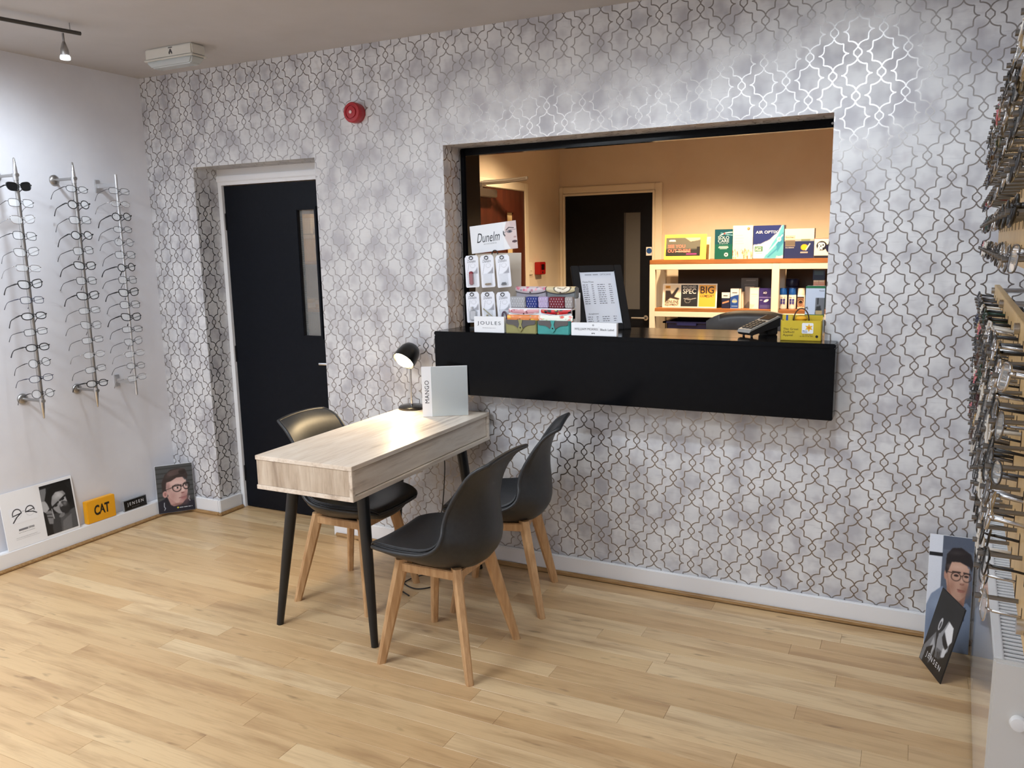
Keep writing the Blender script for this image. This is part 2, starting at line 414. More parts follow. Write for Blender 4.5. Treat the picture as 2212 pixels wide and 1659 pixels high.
# store room behind it
SR = mat('store_paint', rgb(205, 190, 165), 0.7)
struct(MB().box((-0.8, 1.75, 0), (1.5, 1.85, H)).build('wall_store_rear', SR)); struct(MB().box((-0.85, TW, 0), (-0.75, 1.8, H)).build('wall_store_left', SR))
struct(MB().box((-0.85, TW, -.1), (1.56, 1.85, -.01)).build('floor_store', mat('store_floor', rgb(90, 80, 70), 0.7)))
struct(MB().box((-0.85, TW, 2.5), (1.56, 1.85, 2.6)).build('ceiling_store', SR))
su = thing('store_shelf', 'pale wooden store room shelf seen through the black door vision panel', 'shelf', (0, 1.42, 0))
PALE = noisy('pale_board', rgb(200, 170, 125), rgb(180, 150, 105), 6, 0.5)
for z in (0.55, 1.16, 1.52, 2.0): MB().box((-0.7, 0, z-.025), (1.3, 0.32, z), .002).build('shelf_board', PALE, su)
for x in (-0.7, 0.3, 1.28): MB().box((x, 0, 0), (x+.025, .32, 2.1), .002).build('upright', PALE, su)
boxw = [noisy('carton_cream', rgb(225, 205, 165), rgb(210, 188, 148), 4, 0.6), mat('carton_white', rgb(226, 220, 205), 0.55), mat('carton_grey', rgb(150, 145, 135), 0.6)]
CLAB = ['cream carton at the left end of the store shelf', 'low white carton second on the store shelf', 'tall cream carton in the middle of the store shelf', 'white carton at the right of the store shelf', 'white carton stacked at the left end', 'white carton stacked in the middle', 'cream carton stacked at the right', 'flat grey carton on the lower store shelf', 'flat white carton on the lower store shelf', 'flat cream carton on the lower store shelf', 'long cream carton on the top store shelf']
for i, (x, z, w_, h_, k) in enumerate(((-.60, 1.521, .2, .16, 0), (-.38, 1.521, .17, .11, 1), (-.20, 1.521, .22, .2, 0), (.04, 1.521, .2, .13, 1), (-.6, 1.685, .2, .14, 1), (-.2, 1.725, .2, .15, 1), (.05, 1.655, .18, .16, 0), (-.6, 1.161, .26, .05, 2), (-.3, 1.161, .24, .07, 1), (0, 1.161, .22, .06, 0), (-.55, 2.001, .4, .13, 0))):
    b = thing('storage_carton', CLAB[i] + ' seen through the door vision panel', 'carton', (x, 1.45, z), group='cartons in the store room')
    MB().box((0, 0, 0), (w_, .25, h_-.02), .002).build('carton_body', boxw[k], b)
    MB().box((-.003, -.003, h_-.03), (w_+.003, .253, h_), .002).build('carton_lid', boxw[(k+1) % 2], b)
# ---------------------------------------------------------------- hatch lining and counter
hf = struct(MB().box((HX0, .163, HZ0), (HX0+.030, TW+.01, HZ1-.001), .006).build('trim_1', BLACKGLOSS)); hf['label'] = 'black gloss lining of the serving hatch'
MB().box((HX1-.004, .15, HZ0), (HX1, TW+.01, HZ1-.001), .001).build('jamb_right', BLACKGLOSS, hf)
MB().box((HX0+.03, .163, HZ1-.036), (HX1-.004, .20, HZ1-.001), .004).build('head', BLACKGLOSS, hf)
MB().box((HX0+.03, .20, HZ1-.022), (HX1-.004, TW+.01, HZ1-.001), .002).build('head_soffit', BLACKGLOSS, hf)
MB().cyl((HX1-.02, .160, HZ1-.02), (HX1-.02, .164, HZ1-.02), .005, n=10).build('screw', CHROME, hf)
CT = 1.197
ct = thing('hatch_counter', 'long black gloss counter box fixed under the serving hatch', 'counter', (2.04, -0.12, 0.888))
MB().box((0, .02, 0), (1.846, .1185, CT-.888-.02), .003).build('carcass', BLACKGLOSS, ct)
MB().box((0, 0, 0), (1.846, .02, CT-.888-.02), .003).build('fascia', BLACKGLOSS, ct)
MB().box((-.001, -.002, CT-.888-.02), (1.847, .1198, CT-.888), .004).build('top_nosing', BLACKGLOSS, ct)
m = MB(); m.box((HX0+.001-2.04, .1198, CT-.888-.006), (HX1-.001-2.04, .12+.31, CT-.888), .001); m.build('worktop', BLACKGLOSS, ct)
MB().box((HX0+.001-2.04, .12+.31, CT-.888-.02), (HX1-.001-2.04, .12+.325, CT-.888-.002), .002).build('rear_edging', mat('brown_edging', rgb(95, 72, 50), .4), ct)
# ---------------------------------------------------------------- office behind the hatch
OX0, OX1, OY1, OH = 1.56, 4.75, 2.62, 2.47
struct(MB().box((OX0, OY1, 0), (OX1, OY1+.1, OH)).build('wall_office_rear', CREAM))
struct(MB().box((OX0-.1, TW, 0), (OX0, OY1+.1, OH)).build('wall_office_left', CREAM))
struct(MB().box((OX1, TW, 0), (OX1+.1, OY1+.1, OH)).build('wall_office_right', CREAM))
struct(MB().box((OX0-.1, TW, OH), (OX1+.1, OY1+.1, OH+.06)).build('ceiling_office', mat('office_ceiling', rgb(215, 200, 178), .7)))
struct(MB().box((OX0-.1, TW, -.1), (OX1+.1, OY1+.1, -.01)).build('floor_office', mat('office_carpet', rgb(74, 66, 60), .95)))
for p, _, where in DOWN:
    dl = thing('ceiling_downlight', 'recessed warm office downlight ' + where, 'downlight', (p[0], p[1], OH-.012), group='office downlights')
    MB().lathe([(.034, .012), (.034, 0), (.05, -.004), (.052, .003), (.052, .011)], 24).build('bezel', STEEL, dl, 40)
    MB().lathe([(0, .008), (.034, .008)], 24).build('lamp_face', mat('warm_lamp_face', (1, .8, .55), .4, emit=(1, .68, .35), estr=4), dl)
# black office door in the rear wall
d2 = bpy.data.objects.new('door_2', None); COL.objects.link(d2); struct(d2); d2['label'] = 'black office door with a tall narrow window seen through the hatch'
bx0, bx1, bz = 1.612, 2.330, 1.985
m = MB()
for x0, x1, z0, z1 in ((bx0-.016, bx0, 0, bz+.016), (bx1, bx1+.016, 0, bz+.016), (bx0, bx1, bz, bz+.016)): m.box((x0, OY1-.03, z0), (x1, OY1-.001, z1), .002)
m.build('door_lining', CREAMW, d2)
m = MB()
m.box((bx1+.016, OY1-.02, 0), (bx1+.07, OY1-.001, bz+.07), .005); m.box((OX0+.001, OY1-.02, 0), (bx0-.016, OY1-.001, bz+.07), .005); m.box((bx0-.016, OY1-.02, bz+.016), (bx1+.016, OY1-.001, bz+.07), .005)
m.build('architrave', CREAMW, d2)
wx0, wx1, wz0, wz1 = 2.108, 2.232, 1.10, 1.842
m = MB()
for x0, x1, z0, z1 in ((bx0, wx0, 0, bz), (wx1, bx1, 0, bz), (wx0, wx1, 0, wz0), (wx0, wx1, wz1, bz)): m.box((x0, OY1-.012, z0), (x1, OY1-.002, z1))
m.build('leaf', BLACKDOOR, d2)
MB().box((wx0, OY1-.008, wz0), (wx1, OY1-.003, wz1)).build('vision_pane', mat('grey_pane', rgb(82, 84, 88), .12), d2)
m = MB(); m.box((wx0-.006, OY1-.016, wz0), (wx0+.003, OY1-.006, wz1)); m.build('glazing_bead', mat('grey_bead', rgb(60, 60, 62), .4), d2)
m = MB(); m.cyl((2.285, OY1-.012, 1.035), (2.285, OY1-.03, 1.035), .02, n=16); m.tube([(2.285, OY1-.03, 1.035), (2.285, OY1-.06, 1.035), (2.18, OY1-.06, 1.035)], .009); m.build('handle', CHROME, d2, 40)
s = MB().box((2.279, OY1-.014, 1.513), (2.327, OY1-.0125, 1.578), .0005).build('fire_sign', WHITE, d2); s['label'] = 'small white sign with a blue disc'
MB().cyl((2.303, OY1-.0145, 1.549), (2.303, OY1-.0155, 1.549), .021, n=24).build('disc', mat('sign_blue', rgb(30, 80, 150), .4), s)
# brown door in the left office wall
d3 = bpy.data.objects.new('door_3', None); COL.objects.link(d3); struct(d3); d3['label'] = 'dark red-brown wooden door with a closer in the office side wall'
REDW = noisy('mahogany_veneer', rgb(92, 44, 30), rgb(70, 32, 22), 5, .35, stretch=(4, 4, .6))
by0, by1, bz3 = 1.05, 1.925, 1.992
py0, py1, pz0, pz1 = 1.635, 1.735, 1.05, 1.835
m = MB()
for y0, y1, z0, z1 in ((by0, py0, 0, bz3), (py1, by1, 0, bz3), (py0, py1, 0, pz0), (py0, py1, pz1, bz3)): m.box((OX0+.002, y0, z0), (OX0+.014, y1, z1))
m.build('leaf', REDW, d3)
MB().box((OX0+.003, py0, pz0), (OX0+.006, py1, pz1)).build('vision_pane', mat('lit_pane', rgb(235, 215, 170), .2), d3)
m = MB()
for y0, y1, z0, z1 in ((py0-.014, py0, pz0-.014, pz1+.014), (py1, py1+.014, pz0-.014, pz1+.014), (py0, py1, pz1, pz1+.014)): m.box((OX0+.012, y0, z0), (OX0+.02, y1, z1), .002)
m.build('glazing_bead', REDW, d3)
m = MB(); m.box((OX0+.001, by1, 0), (OX0+.022, by1+.055, bz3+.058), .005); m.box((OX0+.001, by0-.055, bz3), (OX0+.022, by1, bz3+.058), .005); m.build('architrave', CREAMW, d3)
cl = MB().box((OX0+.015, 1.10, 1.922), (OX0+.068, 1.40, 1.976), .006).build('door_closer', STEEL, d3, 40); cl['label'] = 'steel overhead door closer'
m = MB(); m.cyl((OX0+.04, 1.22, 1.976), (OX0+.04, 1.22, 2.012), .012, n=12); m.tube([(OX0+.04, 1.22, 2.008), (OX0+.12, 1.40, 2.026), (OX0+.20, 1.57, 2.052)], .013, sx=.6); m.tube([(OX0+.20, 1.57, 2.052), (OX0+.10, 1.42, 2.034), (OX0+.03, 1.28, 2.02)], .010, sx=.6); m.cyl((OX0+.20, 1.57, 2.046), (OX0+.20, 1.57, 2.064), .013, n=12)
m.build('closer_arm', STEEL, cl, 40)
# switch and red call point on the office side wall
sw = thing('light_switch', 'cream light switch plate beside the red call point', 'switch', (OX0, 2.035, 1.435))
MB().box((.0005, -.038, -.045), (.009, .038, .045), .003).build('plate', CREAMW, sw); MB().box((.009, -.008, -.014), (.014, .008, .014), .002).build('rocker', CREAMW, sw)
cp = thing('fire_call_point', 'red square fire call point on the office wall', 'call point', (OX0, 2.17, 1.435))
MB().box((.0005, -.055, -.047), (.045, .055, .047), .004).build('housing', mat('alarm_red', rgb(165, 26, 26), .35), cp)
MB().box((.045, -.028, -.012), (.047, .028, .03), .001).build('press_window', mat('dark_window', rgb(40, 14, 14), .3), cp)
MB().box((.045, -.012, -.036), (.047, .004, -.024), .0005).build('key_slot', BLACK, cp)
# ---------------------------------------------------------------- shelf unit in the office
SY0, SY1 = 2.20, 2.52; sx0, sx1 = 2.430, 4.25
OAKTOP = noisy('oiled_oak', rgb(170, 112, 62), rgb(140, 88, 46), 5, .4, stretch=(.6, 5, 5))
sh = thing('office_shelf_unit', 'cream open-backed shelf unit with oak shelves behind the counter', 'shelf unit', (sx0, SY0, 0))
W_ = sx1-sx0; D_ = SY1-SY0
MB().box((0, 0, 1.456), (W_, D_, 1.486), .002).build('shelf_board', OAKTOP, sh)
MB().box((.040, .002, 1.120), (.845, D_, 1.144), .002).build('shelf_board', OAKTOP, sh)
MB().box((.900, .002, 1.120), (W_-.04, D_, 1.144), .002).build('shelf_board', OAKTOP, sh)
MB().box((.040, .01, .62), (W_-.04, D_, .644), .002).build('shelf_board', OAKTOP, sh)
for x0, x1 in ((0, .040), (W_-.04, W_)):
    for y0, y1 in ((0, .04), (D_-.04, D_)): MB().box((x0, y0, -.01), (x1, y1, 1.456), .002).build('post', CREAMW, sh)
for y0, y1 in ((0, .04), (D_-.04, D_)): MB().box((.848, y0, -.01), (.896, y1, 1.456), .002).build('post', CREAMW, sh)
for z0, z1 in ((1.417, 1.456), (1.083, 1.120), (.58, .62)):
    MB().box((.04, 0, z0), (.848, .03, z1), .002).build('rail', CREAMW, sh); MB().box((.896, 0, z0), (W_-.04, .03, z1), .002).build('rail', CREAMW, sh)
MB().box((.13, D_-.02, .65), (.845, D_-.01, 1.455)).build('back_board', mat('dark_brown_board', rgb(70, 56, 46), .6), sh)  # dark sheet added behind the right part of this otherwise open-backed bay
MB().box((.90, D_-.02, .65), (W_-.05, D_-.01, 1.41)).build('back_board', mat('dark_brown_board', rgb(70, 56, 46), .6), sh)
# blue tray on the low shelf
tr = thing('storage_tray', 'dark blue plastic tray with a wide rim on the low shelf', 'tray', (2.53, SY0+.03, .644))
BLUEP = mat('navy_plastic', rgb(26, 32, 88), .35)
m = MB(); m.box((.02, 0.01, .22), (.32, .26, .228)); 
for lo, hi in (((.02, .01, .22), (.32, .018, .40)), ((.02, .252, .22), (.32, .26, .40)), ((.02, .01, .22), (.028, .26, .40)), ((.312, .01, .22), (.32, .26, .40))): m.box(lo, hi, .002)
m.build('tray_body', BLUEP, tr)
MB().box((0.02, .01, 0), (.32, .26, .22), .004).build('tray_base', BLUEP, tr)
m = MB()
for lo, hi in (((-.005, -.015, .392), (.345, .014, .404)), ((-.005, .25, .392), (.345, .28, .404)), ((-.005, -.015, .392), (.024, .28, .404)), ((.316, -.015, .392), (.345, .28, .404)), ((.10, -.02, .375), (.24, .0, .394))): m.box(lo, hi, .003)
m.build('rim', BLUEP, tr)
# ---------------------------------------------------------------- desk
TX0, TX1, TY0, TY1, TZ = 1.803, 2.285, -1.136, -0.022, 0.79
dk = thing('desk', 'narrow oak-effect desk with black tapered legs against the feature wall', 'desk', ((TX0+TX1)/2, (TY0+TY1)/2, 0))
hx, hy = (TX1-TX0)/2, (TY1-TY0)/2
def part(lo, hi, name, mt, parent, bev=.0015): return MB().box(lo, hi, bev).build(name, mt, parent)
part((-hx, -hy, TZ-.018), (hx, hy, TZ), 'desktop', DESK, dk)
part((-hx+.003, -hy+.003, TZ-.122), (hx-.018, -hy+.018, TZ-.018), 'side_panel', mat('desk_oak_end', (1, 1, 1)), dk)
part((-hx+.003, hy-.018, TZ-.122), (hx-.018, hy-.003, TZ-.018), 'side_panel', MAT['desk_oak_end'], dk)
part((-hx, -hy, TZ-.140), (hx, hy, TZ-.122), 'base_panel', DESK, dk)
part((-hx+.003, -hy+.018, TZ-.122), (-hx+.018, hy-.018, TZ-.018), 'back_panel', DESK, dk)
part((hx-.026, -hy+.020, TZ-.119), (hx-.010, hy-.020, TZ-.021), 'drawer_front', DESK, dk)
part((hx-.018, -hy+.0005, TZ-.122), (hx-.0005, -hy+.017, TZ-.018), 'edge_post', DESK, dk); part((hx-.018, hy-.017, TZ-.122), (hx-.0005, hy-.0005, TZ-.018), 'edge_post', DESK, dk)
m_ = MAT['desk_oak_end']; t = m_.node_tree; p = t.nodes['Principled BSDF']; p.inputs['Roughness'].default_value = .42
tc = nd(t, 'ShaderNodeTexCoord'); g1 = noise(t, mapping(t, tc.outputs['Object'], (16, 16, 2.2)), 1.3, 5, .65); g2 = noise(t, mapping(t, tc.outputs['Object'], (90, 90, 9)), 1.2, 4, .6)
c = ramp(t, g1, [(.32, rgb(156, 138, 120)), (.5, rgb(194, 176, 156)), (.68, rgb(212, 197, 178))]); c = mixc(t, ramp_fac(t, g2, .5, .75, .35), c, rgb(150, 124, 98)); t.links.new(c, p.inputs['Base Color'])
BLKW = mat('black_stained_wood', rgb(22, 24, 27), .35)
for sx_ in (-1, 1):
    for sy_ in (-1, 1):
        fx = {(-1): 1.757, 1: 2.258}[sx_]-(TX0+TX1)/2; fy = {(-1): -1.012, 1: -0.115}[sy_]-(TY0+TY1)/2
        tx = fx*0.62+sx_*.02; ty = fy-sy_*.05
        m = MB(); m.tube([(tx, ty, TZ-.141), (tx+(fx-tx)*.5, ty+(fy-ty)*.5, .33), (fx, fy, 0.0)], .02, 16, radii=[.026, .022, .015]); m.build('leg', BLKW, dk, 50)
part((hx-.12, -hy+.10, TZ-.178), (hx-.085, hy-.10, TZ-.141), 'support_rail', BLKW, dk); part((-hx+.10, -hy+.10, TZ-.178), (-hx+.135, hy-.10, TZ-.141), 'support_rail', BLKW, dk)
# ---------------------------------------------------------------- chairs
SHELL = noisy('black_chair_shell', rgb(38, 39, 41), rgb(44, 45, 47), 60, .42)
PAD = noisy('black_leatherette', rgb(30, 31, 34), rgb(38, 39, 42), 90, .40, bumpv=.12)
BEECH = noisy('beech_leg', rgb(208, 168, 124), rgb(184, 142, 98), 9, .42, stretch=(6, 6, .7))
def spline(pts, n):
    out = []; P = [pts[0]]+list(pts)+[pts[-1]]
    segs = len(pts)-1
    for i in range(n):
        s_ = i/(n-1)*segs; k = min(int(s_), segs-1); f_ = s_-k
        p0_, p1_, p2_, p3_ = (np.array(P[k+j], float) for j in range(4))
        out.append(.5*((2*p1_)+(-p0_+p2_)*f_+(2*p0_-5*p1_+4*p2_-p3_)*f_**2+(-p0_+3*p1_-3*p2_+p3_)*f_**3))
    return out
# profile: x (front +), z, half width, side lift (z), side wrap (x forward)
PROF = [(.240, .446, .150, .006, 0), (.226, .456, .180, .010, 0), (.165, .453, .215, .024, 0), (.06, .440, .236, .042, 0), (-.05, .432, .238, .060, .010), (-.125, .444, .230, .080, .030), (-.165, .490, .216, .075, .055), (-.182, .555, .198, .045, .075), (-.192, .640, .187, .016, .070), (-.214, .730, .182, .0, .050), (-.245, .805, .178, -.004, .026), (-.282, .848, .158, -.012, .004)]
def shell_grid(nu=17, nv=34, off=0.0, shrink=1.0, v0=0.0, v1=1.0, bulge=0.0):
    P = spline(PROF, 120); rows = []
    for j in range(nv):
        k = (v0+(v1-v0)*j/(nv-1))*119; a = int(k); f_ = k-a; q = P[a] if a >= 119 else P[a]*(1-f_)+P[a+1]*f_
        q2 = P[min(a+1, 119)]; q1 = P[max(a-1, 0)]; tn = Vector((q2[0]-q1[0], 0, q2[1]-q1[1])).normalized(); nrm = Vector((-tn.z, 0, tn.x))
        if nrm.z < 0 and j < nv*.5: nrm = -nrm
        nrm = Vector((tn.z, 0, -tn.x)); 
        r = []
        for i in range(nu):
            u = -1+2*i/(nu-1); y_ = u*q[2]*shrink; e = abs(u)**2.2
            vv = (v0+(v1-v0)*j/(nv-1)); tub = bulge*(1-abs(u)**2.5)*min(1.0, vv/.12)*max(0.0, min(1.0, (.80-vv)/.25))
            r.append(Vector((q[0]+q[4]*e, y_, q[1]+q[3]*e))+nrm*(off-tub))
        rows.append(r)
    return rows
def sheet(rows_a, rows_b):
    bm = bmesh.new(); A = [[bm.verts.new(p) for p in r] for r in rows_a]; B = [[bm.verts.new(p) for p in r] for r in rows_b]
    nv, nu = len(A), len(A[0])
    for j in range(nv-1):
        for i in range(nu-1):
            bm.faces.new((A[j][i], A[j][i+1], A[j+1][i+1], A[j+1][i])); bm.faces.new((B[j][i], B[j+1][i], B[j+1][i+1], B[j][i+1]))
    ring = [(0, i) for i in range(nu)]+[(j, nu-1) for j in range(1, nv)]+[(nv-1, i) for i in range(nu-2, -1, -1)]+[(j, 0) for j in range(nv-2, 0, -1)]
    for k in range(len(ring)):
        a, b = ring[k], ring[(k+1) % len(ring)]
        bm.faces.new((A[a[0]][a[1]], B[a[0]][a[1]], B[b[0]][b[1]], A[b[0]][b[1]]))
    bmesh.ops.recalc_face_normals(bm, faces=bm.faces)
    me = bpy.data.meshes.new('sheet'); bm.to_mesh(me); bm.free()
    for p_ in me.polygons: p_.use_smooth = True
    me.set_sharp_from_angle(angle=math.radians(70))
    return me
def make_chair(label, loc, rz):
    c = thing('tub_chair', label, 'chair', loc, (0, 0, rz), 'black shell chairs around the desk')
    sm = sheet(shell_grid(off=-.005, bulge=.048), shell_grid(off=.005)); rw_ = shell_grid(17, 34, 0.0)
    rim = MB(); rim.bm.from_mesh(sm); rim.tube(rw_[0]+[r[-1] for r in rw_[1:]]+rw_[-1][::-1][1:]+[r[0] for r in rw_[::-1][1:-1]], .0085, 8, closed=True)
    rim.build('shell', SHELL, c, 70)
    cu = obj('seat_cushion', sheet(shell_grid(21, 26, .002, .955, .025, .515), shell_grid(21, 26, .019, .92, .045, .505)), PAD, c)
    rows_ = shell_grid(21, 26, .013, .945, .030, .512); loop = rows_[0]+[r[-1] for r in rows_[1:]]+rows_[-1][::-1][1:]+[r[0] for r in rows_[::-1][1:-1]]
    MB().tube(loop, .0035, 6, closed=True).build('piping', PAD, cu, 180)
    MB().box((-.09, -.09, .372), (.11, .09, .392), .004).build('mounting_plate', BLACK, c)
    for sx_, sy_ in ((1, 1), (1, -1), (-1, 1), (-1, -1)):
        top = Vector((.120*sx_+.01, .120*sy_, .414)); ft = Vector((.198*sx_, .198*sy_, 0)); d = ft-top
        rad = Vector((sx_, sy_, 0)).normalized(); tan_ = Vector((-rad.y, rad.x, 0))
        bm = bmesh.new(); rings = []
        for f_, w1, w2 in ((0, .026, .017), (.45, .0235, .016), (1, .0165, .014)):
            q = top+d*f_; cc = []
            for a, b in ((1, .6), (.6, 1), (-.6, 1), (-1, .6), (-1, -.6), (-.6, -1), (.6, -1), (1, -.6)): cc.append(bm.verts.new(q+rad*w1*a+tan_*w2*b))
            rings.append(cc)
        for R0, R1 in zip(rings, rings[1:]):
            for k in range(8): bm.faces.new((R0[k], R0[(k+1) % 8], R1[(k+1) % 8], R1[k]))
        bm.faces.new(rings[0][::-1]); bm.faces.new(rings[-1]); bmesh.ops.recalc_face_normals(bm, faces=bm.faces)
        zmin = min(v.co.z for v in rings[-1]); 
        me = bpy.data.meshes.new('leg'); bm.to_mesh(me); bm.free(); obj('leg', me, BEECH, c)
    for ang in (PI/4, -PI/4):
        q = Matrix.Rotation(ang, 4, 'Z'); b = bmesh.new(); bmesh.ops.create_cube(b, size=1.0)
        for v in b.verts: v.co = Vector((v.co.x*.33, v.co.y*.02, v.co.z*.03+.372))
        m = MB(); m.join(b, q); m.build('cross_rail', BEECH, c)
    for (a0, a1) in (((1, 1), (1, -1)), ((-1, 1), (-1, -1)), ((1, 1), (-1, 1)), ((1, -1), (-1, -1))):
        k = .128; m = MB(); p0_ = Vector((a0[0]*k+.01, a0[1]*k, .365)); p1_ = Vector((a1[0]*k+.01, a1[1]*k, .365))
        lo = [min(p0_[i], p1_[i]) for i in range(3)]; hi = [max(p0_[i], p1_[i]) for i in range(3)]
        for i in range(2):
            if hi[i]-lo[i] < .01: lo[i] -= .009; hi[i] += .009
        m.box((lo[0], lo[1], .366), (hi[0], hi[1], .402), .003); m.build('apron_rail', BEECH, c)
    return c
make_chair('black shell chair with beech legs nearest the camera, facing the desk', (2.556, -0.91, 0), PI)
make_chair('black shell chair turned slightly, between the near chair and the trellis wall', (2.53, -0.357, 0), PI+math.radians(15))
make_chair('black shell chair behind the desk on the black door side', (1.862, -0.592, 0), math.radians(0))
# ---------------------------------------------------------------- desk lamp
lp = thing('desk_lamp', 'small black dome desk lamp, switched on, at the wall end of the desk', 'lamp', (1.868, -.085, TZ))
MB().lathe([(0, 0), (.066, 0), (.068, .004), (.067, .012), (.058, .018), (.012, .024), (0, .024)], 40).build('base', mat('black_enamel', rgb(14, 14, 15), .22), lp, 40)
m = MB(); m.cyl((0, 0, .02), (0, 0, .255), .0055, n=14); m.cyl((0, 0, .02), (0, 0, .045), .008, n=14); m.build('pole', CHROME, lp, 60)
shd = Vector((-.14, -.74, -.66)).normalized()      # the way the shade opens
q = shd.to_track_quat('Z', 'Y').to_matrix().to_4x4()
apex = Vector((.006, .035, .322)); Msh = Matrix.Translation(apex) @ q
prof = [(0.0, 0.0), (.022, .003), (.040, .015), (.052, .038), (.058, .070), (.060, .108)]
MB().lathe(prof+[(.0575, .108), (.0555, .070), (.0495, .040), (.038, .018), (.021, .006), (0, .003)], 36, Msh).build('shade', mat('black_enamel_shade', rgb(20, 19, 18), .3), lp, 50)
MB().lathe([(0, .040), (.022, .044), (.042, .062), (.052, .084), (.050, .104), (.034, .120), (0, .127)], 24, Msh).build('bulb', mat('warm_bulb', (1, .85, .6), .4, emit=(1.0, .78, .46), estr=22), lp, 180)
MB().cyl((0, 0, .25), tuple(apex+shd*.03), .007, n=10).build('joint', CHROME, lp, 60)
pl = light('desk_lamp_light', 'SPOT', (0, 0, 0), 11, (1.0, .74, .42), size=.03, spot=130, blend=.5)
lw = Vector((1.868, -.085, TZ))+apex+shd*.134; pl.location = lw; pl.rotation_euler = shd.to_track_quat('-Z', 'Y').to_euler()
cb = MB().tube([tuple(v[:3]) for v in spline([(2.02, -.04, .64), (2.03, -.05, .45), (2.0, -.08, .18), (1.93, -.22, .02), (1.98, -.40, .006), (2.10, -.47, .006), (2.17, -.40, .006), (2.12, -.30, .006), (2.03, -.34, .006), (2.02, -.48, .006), (2.12, -.55, .006)], 80)], .0032, 6).build('power_cord', BLACK, None, 180)
tag(cb, 'thin black power cord looping on the floor under the desk', 'cord')
# ---------------------------------------------------------------- spectacles
FR = {}
def fmat(name, c, rough=.3, metal=0.0): FR[name] = mat('frame_'+name, c, rough, metal); return FR[name]
fmat('black', rgb(16, 16, 18)); fmat('dark grey', rgb(52, 53, 57)); fmat('navy', rgb(24, 30, 58)); fmat('brown', rgb(72, 44, 28)); fmat('silver', (.55, .55, .56), .25, 1); fmat('gunmetal', (.20, .20, .21), .3, 1)
fmat('red', rgb(120, 26, 30)); fmat('green', rgb(32, 62, 52)); fmat('pink', rgb(196, 110, 118)); fmat('gold', (.62, .46, .24), .28, 1); fmat('burgundy', rgb(58, 18, 28)); fmat('clear', rgb(205, 200, 192), .25)
LENS = mat('demo_lens', (.92, .95, .97), .04, alpha=.17, spec=1.0); SUN = mat('sun_lens', rgb(18, 19, 21), .06)
def rim_pts(kind, s):
    """lens outline around (0,0) in (y,z); s = side"""
    P = []
    for k in range(28):
        t_ = 2*PI*k/28; c_, s_ = math.cos(t_), math.sin(t_)
        if kind == 'round': w_, h_, e = .0225, .0215, 1.0
        elif kind == 'rect': w_, h_, e = .0265, .0165, .55
        elif kind == 'square': w_, h_, e = .0255, .0200, .6
        elif kind == 'oval': w_, h_, e = .0262, .0172, .85
        else: w_, h_, e = .0262, .0205, .68      # wayfarer
        y_ = w_*math.copysign(abs(c_)**e, c_); z_ = h_*math.copysign(abs(s_)**e, s_)
        if kind == 'wayfarer': y_ *= (1.0+.10*z_/h_); z_ += .0035*(y_/w_)*s
        P.append((y_, z_))
    return P
KINDS = ('round', 'rect', 'square', 'oval', 'wayfarer')
FM = {}
for kd in KINDS:
    for wt in ('thin', 'thick'):
        r_ = .0014 if wt == 'thin' else .0024
        m = MB()
        for s in (-1, 1):
            m.tube([(.0035-(abs(y_+s*.034)**2)*1.0, y_+s*.034, z_) for y_, z_ in rim_pts(kd, s)], r_, 5, closed=True)
            m.tube([(.001, s*.060, .007), (-.002, s*.066, .008), (-.006, s*.0685, .008)], r_*1.3, 5)
        m.tube([(.004, -.0105, .006), (.0065, 0, .0085), (.004, .0105, .006)], r_*1.1, 5)
        for s in (-1, 1): m.tube([(.002, s*.009, .002), (-.004, s*.010, -.001), (-.004, s*.0105, -.006)], .0009, 4)
        me = m.mesh('front', 180)
        lens = []
        for s in (-1, 1):
            bm = bmesh.new(); pts = [(.0035-(abs(y_+s*.034)**2)*1.0, y_+s*.034, z_) for y_, z_ in rim_pts(kd, s)]
            bm.faces.new([bm.verts.new(p_) for p_ in pts]); ex = bmesh.ops.extrude_face_region(bm, geom=bm.faces[:])
            for v in ex['geom']:
                if isinstance(v, bmesh.types.BMVert): v.co.x -= .0012
            bmesh.ops.recalc_face_normals(bm, faces=bm.faces); lm = bpy.data.meshes.new('lens'); bm.to_mesh(lm); bm.free(); lens.append(lm)
        tmp = []
        for s in (-1, 1):
            r2 = .0016 if wt == 'thin' else .0026
            pts = [(-.006, s*.0685, .008), (-.04, s*.0675, .0085), (-.085, s*.0655, .0070), (-.100, s*.0645, .0035), (-.118, s*.063, -.008), (-.134, s*.062, -.024)]
            m = MB(); m.tube(pts, r2, 5, radii=[r2*1.5, r2*1.3, r2, r2, r2*1.1, r2*1.5], sx=.6); tmp.append(m.mesh('temple', 180))
        FM[kd, wt] = (me, lens, tmp)
def mcopy(me, mt, key):
    k = (me.name, key)
    if k not in FM:
        c_ = me.copy(); c_.materials.clear(); c_.materials.append(mt); FM[k] = c_
    return FM[k]
def glasses(label, loc, rz, kd, wt, colr, group, tempc=None, sun=False, tilt=0.0, roll=0.0):
    """bridge at loc, looks along local +x"""
    g = thing('sunglasses' if sun else 'spectacles', label, 'sunglasses' if sun else 'glasses', loc, (roll, tilt, rz), group)
    me, lens, tmp = FM[kd, wt]
    obj('front_frame', mcopy(me, FR[colr], colr), None, g)
    for l_ in lens: obj('lens', mcopy(l_, SUN if sun else LENS, 'sun' if sun else 'demo'), None, g)
    for t_ in tmp: obj('temple', mcopy(t_, FR[tempc or colr], tempc or colr), None, g)
    return g
ORD = 'top second third fourth fifth sixth seventh eighth ninth tenth eleventh twelfth thirteenth fourteenth fifteenth sixteenth'.split()
